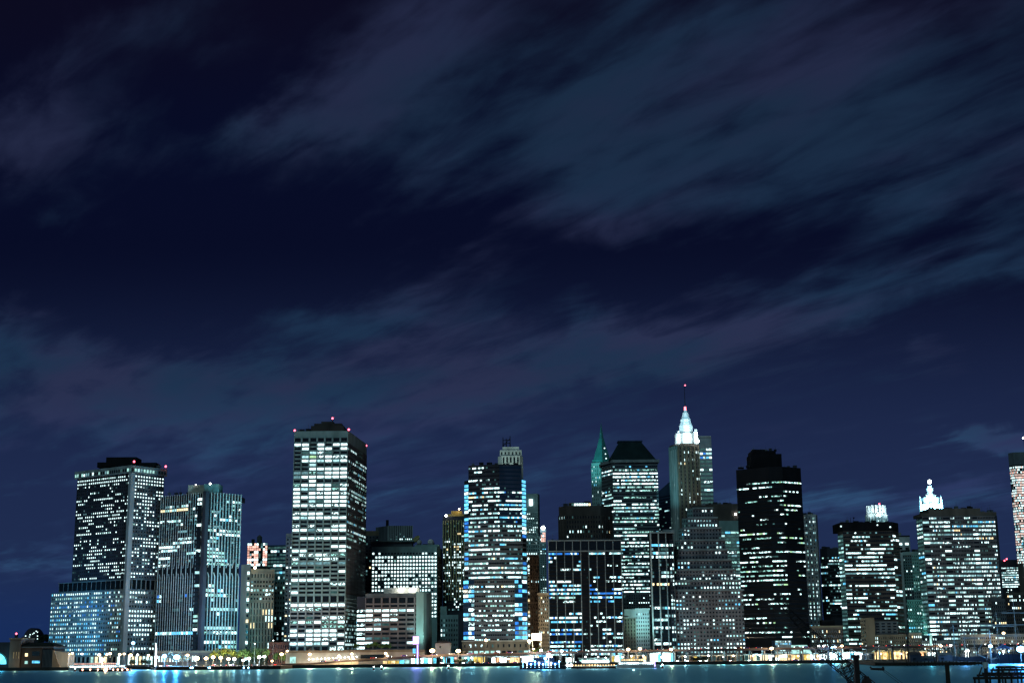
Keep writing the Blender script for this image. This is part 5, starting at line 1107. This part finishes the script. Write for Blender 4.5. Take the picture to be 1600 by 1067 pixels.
# ---------------------------------------------------------------- seaport pier and ships
Y0 = 985; x0, x1 = xat(1352, Y0, 2), xat(1545, Y0, 2); t = empty('timber_pier', 'long black timber pier jutting out in front of the seaport ships', 'pier', ((x0+x1)/2, Y0, 0))
m = MB(); m.prism([(x0+8, Y0+6), (x0+28, Y0), (x1, Y0), (x1, SHORE-2.1), (x0+40, SHORE-2.1)], .4, 2.2); part(m, 'deck', M_['wood'], t)
for i in range(24):
    xx = x0+28+(x1-x0-28)*i/23; m = MB(); m.tube((xx, Y0-.3, -2), (xx, Y0-.3, 2.8+random.Random(i).random()), .3, .3, 5); part(m, 'pile', M_['wood'], t)
for px, yt in ((1395, 1009.5), (1417, 988), (1457.5, 998), (1461, 999)):
    p = at(px, yt, Y0+20); m = MB(); m.tube((p.x, p.y, 2), p, .45, .35, 6); part(m, 'tall_pile', M_['wood'], t)
# crowd of low clutter: sheds and skiffs on pier
for i, (xa, xb, yt) in enumerate(((1422, 1440, 1020), (1440, 1462, 1026), (1466, 1488, 1021))):
    Y = Y0+60+i*10; zt_ = zat(yt, xa, Y); s = empty('pier_shed', ['dark shed standing left on the timber pier', 'lowest dark shed in the middle of the timber pier', 'dark shed on the timber pier near the ship masts'][i], 'shed', (xat(xa, Y, 3), Y, 2.2)); a, c = xat(xa, Y, 5), xat(xb, Y, 5)
    m = MB(); m.box(a, c, Y, Y+8, 2.21, zt_-1); part(m, 'wall', M_['char'], s); m = MB(); m.prism([(a-.5, Y-.5), (c+.5, Y-.5), (c+.5, Y+8.5), (a-.5, Y+8.5)], zt_-1, zt_+1, [(a, Y+3.8), (c, Y+3.8), (c, Y+4.2), (a, Y+4.2)]); part(m, 'roof', M_['dkbrown'], s)
    m = MB(); m.quad((a+2, Y-.05, 3.4), (a+4, Y-.05, 3.4), (a+4, Y-.05, 4.8), (a+2, Y-.05, 4.8)); part(m, 'window', W['dark'], s)
t = empty('light_column', 'thin glowing cyan light column on the pier between the dark piles', 'light', (xat(1454, 1080, 2), 1080, 2.2))
p0 = at(1454.5, 1008, 1080); p1 = at(1454.5, 989, 1080); m = MB(); m.tube((p0.x, 1080, 2.2), p0, .25, .25, 6); part(m, 'pole', BLK, t); m = MB(); m.tube(p0, p1, .8, .9, 8); part(m, 'light_tube', W['teal'], t); point(1454, 1000, 1075, (.3, .9, 1), 4000, parent=t)
def ship(nm, lab, xa, xb, Y, h, masts, yards, hm, sp, lights=()):
    t = empty(nm, lab, 'sailing ship', (xat((xa+xb)/2, Y, 0), Y, 0)); x0, x1 = xat(xa, Y, 2), xat(xb, Y, 2)
    m = MB(); hull(m, x0, x1, Y, 9, -1, h, .2, 1.6); part(m, 'hull', M_[hm], t)
    m = MB(); hull(m, x0+.3, x1-.3, Y, 9.15, h-.5, h-.15, .2, 1.6); part(m, 'sheer_stripe', M_['grey'], t)
    m = MB(); m.tube((x0+1, Y, h+1), (x0-7, Y, h+4), .25, .1, 6); part(m, 'bowsprit', sp, t)
    m = MB(); m.box(x0+(x1-x0)*.35, x0+(x1-x0)*.5, Y-2, Y+2, h, h+2); part(m, 'deckhouse', M_['brown'], t)
    rig = MB()
    ms = []
    for px, yt in masts:
        p = at(px, yt, Y); m = MB(); m.tube((p.x, Y, h*.5), p, .42, .22, 6); ms.append((px, part(m, 'mast', sp, t)))
        for sx in (-4.5, -3, 3, 4.5): rig.tube((p.x+sx, Y-4, h+.3), (p.x, Y, p.z*.7), .09, .06, 3)
    for (px, yt), (qx, yq) in zip(masts, masts[1:]): rig.tube(at(px, yt+2, Y), at(qx, yq+14, Y), .06, .06, 3)
    if masts: p = at(*masts[0], Y); rig.tube(p, (x0-7, Y, h+4), .06, .06, 3)
    part(rig, 'rigging', sp, t)
    for xa_, xb_, yy in yards: m = MB(); m.tube(at(xa_, yy, Y-.5), at(xb_, yy, Y-.5), .32, .32, 5); part(m, 'yard', sp, min(ms, key=lambda q: abs(q[0]-(xa_+xb_)/2))[1])
    for px, py, r, mt in lights: m = MB(); p = at(px, py, Y-5); m.ball(p, r, 8, 5); m.tube(p, (p.x, p.y+1, h), .06, .06, 3); part(m, 'deck_lamp', mt, t)
    return t
ship('schooner', 'dark schooner with three blue-lit masts moored behind the pier', 1478, 1541, 1085, 5, [(1489, 975), (1506, 985), (1521, 983)], [(1503, 1540, 996)], 'hull', M_['grey'], [(1513, 1016, .6, LWHITE), (1509, 1017, .5, LWHITE)])
ship('tall_ship', 'square-rigged ship with long pale yards under the brightest blue light', 1548, 1640, 1100, 6.5, [(1556, 955), (1583, 938), (1618, 940)], [(1530, 1584, 978), (1556, 1625, 992.5), (1530, 1600, 975.5), (1565, 1605, 957), (1540, 1575, 992)], 'navy', M_['pale'], [(1568, 1017, .7, LWHITE), (1562, 1019, .5, LBLUE), (1576, 1016, .5, LBLUE)])
ship('schooner', 'small sloop with a single A-shaped rig beside the pale-yarded ship', 1541, 1556, 1060, 3, [(1546, 985)], [], 'hull', M_['steel'])
t = empty('tent_canopy', 'dark peaked awning on the deck area under the tall ship masts', 'awning', (xat(1569, 1050, 4), 1050, 0))
a, c = xat(1558, 1050, 8), xat(1580, 1050, 8); zt_ = zat(1006.5, 1569, 1050); zl_ = zat(1013, 1569, 1050); m = MB(); m.prism([(a, 1045), (c, 1045), (c, 1055), (a, 1055)], zl_, zt_, [((a+c)/2-.3, 1049.5), ((a+c)/2+.3, 1049.5), ((a+c)/2+.3, 1050.5), ((a+c)/2-.3, 1050.5)]); part(m, 'awning_cloth', M_['navy'], t)
m = MB()
for xx in (a+.5, c-.5):
    for yy in (1045.5, 1054.5): m.tube((xx, yy, -1), (xx, yy, zl_), .15, .15, 4)
part(m, 'awning_frame', BLK, t)
for px, P_, cc in ((1585, 22000, (.1, .35, 1)), (1545, 9000, (.2, .5, 1)), (1505, 6000, (.25, .5, 1))): point(px, 1004, 1050, cc, P_, 1.5)  # blue lights added without fixtures to bring out the ship masts
# ---------------------------------------------------------------- foreground: crane, pile, pier skeleton
Yc = 210
t = empty('floating_crane', 'rusty lattice-boom crane rising from the bottom edge, boom leaning left', 'crane', (xat(1352, Yc, 0), Yc, 0))
def lattice(nm, a, c, w0, w1, n, r=.045, rb=.03, parent=None):
    a = Vector(a); c = Vector(c); d = (c-a).normalized(); u = Vector((0, 1, 0)); s_ = d.cross(u).normalized(); m = MB()
    def cr_(t): w = w0+(w1-w0)*t; P = a.lerp(c, t); return [P+s_*w/2+u*w/2, P-s_*w/2+u*w/2, P-s_*w/2-u*w/2, P+s_*w/2-u*w/2]
    for i in range(n):
        A, B_ = cr_(i/n), cr_((i+1)/n)
        for k in range(4):
            m.tube(A[k], B_[k], r, r, 4); j = (k+1) % 4
            m.tube(A[k], B_[j] if i % 2 else B_[k], rb, rb, 3); m.tube(A[k] if i % 2 else A[j], B_[j] if not i % 2 else B_[k], rb, rb, 3)
            m.tube(A[k], A[j], rb, rb, 3)
    return part(m, nm, M_['net'], parent or t)
deck0 = 2.2
foot = at(1378, 1100, Yc); foot = Vector((foot.x, Yc, 3.0))
foot.x = xat(1392, Yc, 3.0)
mid = at(1298, 1025, Yc); tip = at(1213, 934, Yc)
lattice('boom', foot, mid, 2.1, 1.8, 12, .085, .05); lattice('boom_tip', mid, tip, 1.8, .4, 16, .07, .04)
lattice('jib_strut', (xat(1352, Yc, 3), Yc+1.5, 3), at(1318, 1034, Yc+1.5), 1.3, .9, 9, .07, .045)
m = MB(); mx = xat(1340, Yc-6, 6); m.box(mx-.33, mx+.33, Yc-6.4, Yc-5.6, -2, zat(1027, 1340, Yc-6)); m.box(mx-.45, mx+.45, Yc-6.6, Yc-5.4, zat(1028.5, 1340, Yc-6), zat(1024.5, 1340, Yc-6)+.2); part(m, 'spud_mast', M_['net'], t)
m = MB(); q = xat(1356, Yc-3, 6); zq = zat(1056, 1356, Yc-3); m.prism([(q-1.4, Yc-4), (q+1.4, Yc-4), (q+1.4, Yc-1), (q-1.4, Yc-1)], 4.2, zq, [(q-.2, Yc-3), (q+.2, Yc-3), (q+.2, Yc-2), (q-.2, Yc-2)]); part(m, 'gantry', M_['net'], t)
m = MB(); m.box(foot.x-3, foot.x+5, Yc-4, Yc+4, 1.8, 5.2); part(m, 'cab', M_['redp'], t)
m = MB(); hull(m, foot.x-16, foot.x+16, Yc, 12, -.8, 1.7, .05, .1); part(m, 'barge_hull', M_['net'], t)
m = MB(); tp = at(1362, 1046, Yc+2)
for o_ in (0, .35): m.tube((tp.x+1.6+o_, Yc+2, tp.z-.1), (foot.x+4+o_*2, Yc+2, 4.5), .03, .03, 3)
m.tube(mid, (q, Yc-2.5, zq), .03, .03, 3); m.tube(tip, (q, Yc-2.5, zq), .025, .025, 3)
part(m, 'cable', BLK, t)
b0 = at(1361, 1042.5, Yc+2); b1 = at(1381, 1047, Yc+2); m = MB(); m.hexa([(b0.x, Yc+1.6, b1.z+.1), (b1.x, Yc+1.6, b1.z), (b1.x, Yc+2.4, b1.z), (b0.x, Yc+2.4, b1.z+.1), (b0.x, Yc+1.6, b0.z), (b1.x, Yc+1.6, b0.z-.05), (b1.x, Yc+2.4, b0.z-.05), (b0.x, Yc+2.4, b0.z)])
m.tube((b0.x+.1, Yc+2, b0.z-.1), (b0.x-.15, Yc+2, b0.z+.1), .12, .12, 5); m.tube((b1.x-.1, Yc+2, b0.z-.1), (b1.x-.1, Yc+2, b0.z+.12), .15, .15, 5); part(m, 'counter_jib_tip', M_['net'], t)
Yp = 70; p = at(1479.5, 1036, Yp); t = empty('mooring_pile', 'single thick dark mooring pile standing alone at the bottom edge', 'pile', (p.x, Yp, 0))
m = MB(); m.tube((p.x+.02, Yp, -2), p, .13, .105, 10); part(m, 'shaft', M_['wood'], t); m = MB(); m.tube(p, (p.x, Yp, p.z+.06), .12, .09, 10); part(m, 'cap', M_['wood'], t)
Yp = 85; t = empty('ruined_pier', 'open dark steel and timber pier frame in the bottom right corner', 'pier', (xat(1560, Yp, 0), Yp, 0))
def beam(nm, xa, xb, yy, Y_, th): a = at(xa, yy, Y_); c = at(xb, yy-.6, Y_); m = MB(); m.box(a.x, c.x, Y_-.12, Y_+.12, a.z-th, a.z); part(m, nm, M_['wood'], t)
beam('beam', 1521, 1640, 1057, Yp, .14); beam('beam', 1527, 1640, 1053, Yp+6, .12); beam('beam', 1535, 1640, 1050, Yp+12, .12); beam('beam', 1548, 1640, 1044.5, Yp+20, .14); beam('beam', 1556, 1640, 1040, Yp+28, .16)
for px, Y_, yt in ((1524, Yp, 1057), (1543, Yp, 1054), (1548, Yp, 1058), (1561.5, Yp, 1040), (1572, Yp, 1058), (1581, Yp, 1052), (1597, Yp, 1054), (1615, Yp, 1050), (1530, Yp+6, 1053), (1560, Yp+20, 1044), (1590, Yp+20, 1044), (1566, Yp+28, 1040)):
    a = at(px, yt, Y_); m = MB(); m.tube((a.x, Y_+.15, -2), (a.x, Y_+.15, a.z), .055, .055, 6); part(m, 'post', M_['wood'], t)
for xa in range(1528, 1640, 9):
    a = at(xa, 1057, Yp); c_ = at(xa+6, 1040, Yp+28); m = MB(); m.tube((a.x, Yp, a.z-.05), (c_.x, Yp+28, c_.z-.1), .05, .05, 4); part(m, 'joist', M_['wood'], t)
p = at(1539.5, 1034, 150); t = empty('fender_post', 'stubby post with a cyan-lit cap left of the pier frame', 'post', (p.x, 150, 0))
m = MB(); m.tube((p.x, 150, -2), (p.x, 150, p.z-.6), .22, .2, 10); part(m, 'shaft', M_['wood'], t); m = MB(); m.tube((p.x, 150, p.z-.6), (p.x, 150, p.z), .26, .3, 10); part(m, 'cap', M_['pale'], t)
point(1541, 1031, 147.5, (.2, .8, 1), 9, .1); point(1590, 1046, 90, (.1, .2, 1), 12, .2)
# ================================================================== SKY, LIGHT, CAMERA
w = bpy.data.worlds.new("World"); SC.world = w; w.use_nodes = True
N = w.node_tree.nodes; L = w.node_tree.links; N.clear()
def val(x):
    if isinstance(x, (int, float)):
        n = N.new('ShaderNodeValue'); n.outputs[0].default_value = x; return n.outputs[0]
    return x
def mth(op, *a, clamp=False):
    n = N.new('ShaderNodeMath'); n.operation = op; n.use_clamp = clamp
    for i, x in enumerate(a):
        if isinstance(x, (int, float)): n.inputs[i].default_value = x
        else: L.new(x, n.inputs[i])
    return n.outputs[0]
def sstep(x, a, b, lo=0., hi=1.):
    n = N.new('ShaderNodeMapRange'); n.interpolation_type = 'SMOOTHSTEP'; L.new(x, n.inputs[0])
    for i, q in enumerate((a, b, lo, hi)): n.inputs[i+1].default_value = q
    return n.outputs[0]
def comb(x, y, z=0.):
    n = N.new('ShaderNodeCombineXYZ')
    for i, q in enumerate((x, y, z)):
        if isinstance(q, (int, float)): n.inputs[i].default_value = q
        else: L.new(q, n.inputs[i])
    return n.outputs[0]
def noise(v, sc, det=5, rough=.5, dist=0.):
    n = N.new('ShaderNodeTexNoise'); L.new(v, n.inputs['Vector']); n.inputs['Scale'].default_value = sc; n.inputs['Detail'].default_value = det
    n.inputs['Roughness'].default_value = rough; n.inputs['Distortion'].default_value = dist; return n.outputs[0]
def mixc(f, a, b):
    n = N.new('ShaderNodeMix'); n.data_type = 'RGBA'
    if isinstance(f, (int, float)): n.inputs[0].default_value = f
    else: L.new(f, n.inputs[0])
    for i, q in ((6, a), (7, b)):
        if isinstance(q, tuple): n.inputs[i].default_value = (*q, 1)
        else: L.new(q, n.inputs[i])
    return n.outputs[2]
tc = N.new('ShaderNodeTexCoord'); sp = N.new('ShaderNodeSeparateXYZ'); L.new(tc.outputs['Generated'], sp.inputs[0])
ay = mth('MAXIMUM', mth('ABSOLUTE', sp.outputs[1]), .05)
u = mth('DIVIDE', sp.outputs[0], ay); v = mth('DIVIDE', mth('MAXIMUM', sp.outputs[2], -.02), ay)
# the cloud sheet: a plane overhead, streaks drawn out along the wind
vv = mth('ADD', mth('MAXIMUM', v, 0.), .10)
X = mth('DIVIDE', u, vv); Yp = mth('DIVIDE', 1., vv)
ud = -.75; nl = math.hypot(ud, 1)
s_ = mth('ADD', mth('MULTIPLY', X, ud/nl), mth('MULTIPLY', Yp, 1/nl)); t_ = mth('SUBTRACT', mth('MULTIPLY', X, 1/nl), mth('MULTIPLY', Yp, ud/nl))
nA = noise(comb(mth('MULTIPLY', s_, 1.25), mth('MULTIPLY', t_, 2.7)), 1.7, 8, .55, .3)
nB = noise(comb(mth('MULTIPLY', s_, 1.6), mth('MULTIPLY', t_, 4.6), 3.), 2.7, 6, .55, .4)
nC = noise(comb(u, mth('MULTIPLY', v, 1.3), 7.), 7., 5, .55, .3)
wu = mth('ADD', u, mth('MULTIPLY', mth('SUBTRACT', nA, .5), .16)); wv = mth('ADD', v, mth('MULTIPLY', mth('SUBTRACT', nC, .5), .10))
def uvpx(px, py):
    d = CM.to_3x3() @ Vector(((px-800)/F, (533.5-py)/F, -1)); return d.x/d.y, d.z/d.y
def blob(px, py, rx, ry, deg, amp):
    u0, v0 = uvpx(px, py); a = math.radians(deg); c, s = math.cos(a), math.sin(a)
    du = mth('SUBTRACT', wu, u0); dv = mth('SUBTRACT', wv, v0)
    p = mth('MULTIPLY', mth('ADD', mth('MULTIPLY', du, c), mth('MULTIPLY', dv, s)), F/rx); q = mth('MULTIPLY', mth('SUBTRACT', mth('MULTIPLY', dv, c), mth('MULTIPLY', du, s)), F/ry)
    r2 = mth('ADD', mth('MULTIPLY', p, p), mth('MULTIPLY', q, q))
    return mth('MULTIPLY', mth('EXPONENT', mth('MULTIPLY', r2, -.5)), amp)
BL = [(1330, 130, 430, 150, 14, .6), (1000, 80, 260, 110, 15, .5), (930, 250, 190, 90, 35, .55), (1500, 310, 260, 90, 10, .6), (1250, 230, 240, 70, 12, .35), (690, 70, 110, 110, 55, .6), (560, 150, 140, 50, 30, .3), (60, 280, 110, 70, 0, .22), (230, 40, 90, 30, 20, .3), (360, 60, 60, 40, 40, .25), (520, 200, 70, 30, 20, .3), (480, 280, 110, 22, 10, .2), (440, 205, 110, 38, 25, .75),
      (80, 160, 90, 80, 20, .6), (200, 35, 80, 30, 10, .22), (60, 335, 45, 14, 15, .4), (240, 235, 150, 50, 5, .25), (1330, 470, 340, 26, 14, .75), (1000, 545, 200, 34, 17, .75), (660, 580, 300, 65, 3, .9), (650, 465, 100, 48, 10, .8),
      (60, 590, 190, 50, -6, .8), (15, 500, 30, 30, 0, .5), (300, 610, 260, 45, 0, .55), (1480, 530, 45, 14, 15, .42), (1340, 565, 170, 16, 4, .3), (1550, 672, 55, 15, 6, 2.4), (1340, 790, 260, 24, 4, .9), (700, 760, 260, 30, 6, .35), (60, 890, 260, 26, 0, .5), (300, 690, 400, 50, 0, .3),
      (1100, 385, 230, 40, 10, -.55), (480, 420, 330, 110, 0, -.3), (1560, 510, 120, 22, 12, -.3), (400, 120, 130, 60, 30, -.15), (880, 20, 60, 30, 20, -.2)]
cov = None
for q in BL: x = blob(*q); cov = x if cov is None else mth('ADD', cov, x)
tex = mth('ADD', mth('MULTIPLY', mth('SUBTRACT', nA, .5), 2.8), mth('MULTIPLY', mth('SUBTRACT', nB, .5), 2.7))
dens = sstep(mth('ADD', cov, mth('MULTIPLY', tex, mth('ADD', mth('MULTIPLY', cov, .45), .34))), .03, 1.35)
g1 = sstep(v, .0, .16); g2 = sstep(v, .11, .30)
gh = sstep(v, .02, .075); sky = mixc(g1, mixc(gh, lin((21, 44, 90)), lin((28, 45, 82))), lin((27, 40, 76))); sky = mixc(g2, sky, lin((4, 8, 36)))
sky = mixc(sstep(v, .36, .5), sky, lin((9, 8, 30)))
hue = sstep(mth('ADD', noise(comb(s_, mth('MULTIPLY', t_, 2.), 11.), 1.7, 4), mth('MULTIPLY', nC, .35)), .52, .82)
ccl = mixc(hue, lin((26, 48, 76)), lin((39, 46, 77))); cch = mixc(hue, lin((24, 42, 66)), lin((34, 40, 68)))
low = mixc(hue, lin((46, 80, 118)), lin((44, 58, 102)))
cc = mixc(sstep(v, .08, .2), low, ccl); cc = mixc(sstep(v, .22, .4), cc, cch)
col = mixc(dens, sky, cc)
nish = N.new('ShaderNodeTexSky'); nish.sky_type = 'NISHITA'; nish.sun_disc = False; nish.sun_elevation = math.radians(2); nish.sun_rotation = math.radians(200)
add = N.new('ShaderNodeMix'); add.data_type = 'RGBA'; add.blend_type = 'ADD'; add.inputs[0].default_value = .001; L.new(col, add.inputs[6]); L.new(nish.outputs[0], add.inputs[7])
bg = N.new('ShaderNodeBackground'); L.new(add.outputs[2], bg.inputs[0]); bg.inputs[1].default_value = 1.0
o = N.new('ShaderNodeOutputWorld'); L.new(bg.outputs[0], o.inputs[0])
w.cycles.sampling_method = 'MANUAL'; w.cycles.sample_map_resolution = 256
# added cool fill standing in for city glow on the fronts
sd = bpy.data.lights.new('facade_fill', 'SUN'); sd.energy = .70; sd.angle = math.radians(20); sd.color = (.46, .88, 1.0)
so = bpy.data.objects.new('facade_fill', sd); COL.objects.link(so); so.rotation_euler = Vector((.35, 1, -.75)).to_track_quat('-Z', 'Y').to_euler()
cd = bpy.data.cameras.new('camera'); cd.sensor_width = 36; cd.lens = F*36/1600; cd.clip_start = .5; cd.clip_end = 30000
cam = bpy.data.objects.new('camera', cd); COL.objects.link(cam); cam.matrix_world = CM; SC.camera = cam
SC.render.resolution_x = 1024; SC.render.resolution_y = 682
vs = SC.view_settings; vs.view_transform = 'Standard'; vs.look = 'None'; vs.exposure = 0; vs.gamma = 1
cy_ = SC.cycles; cy_.max_bounces = 4; cy_.diffuse_bounces = 1; cy_.glossy_bounces = 2; cy_.transmission_bounces = 1; cy_.sample_clamp_indirect = 4; cy_.caustics_reflective = False
cy_.use_denoising = True
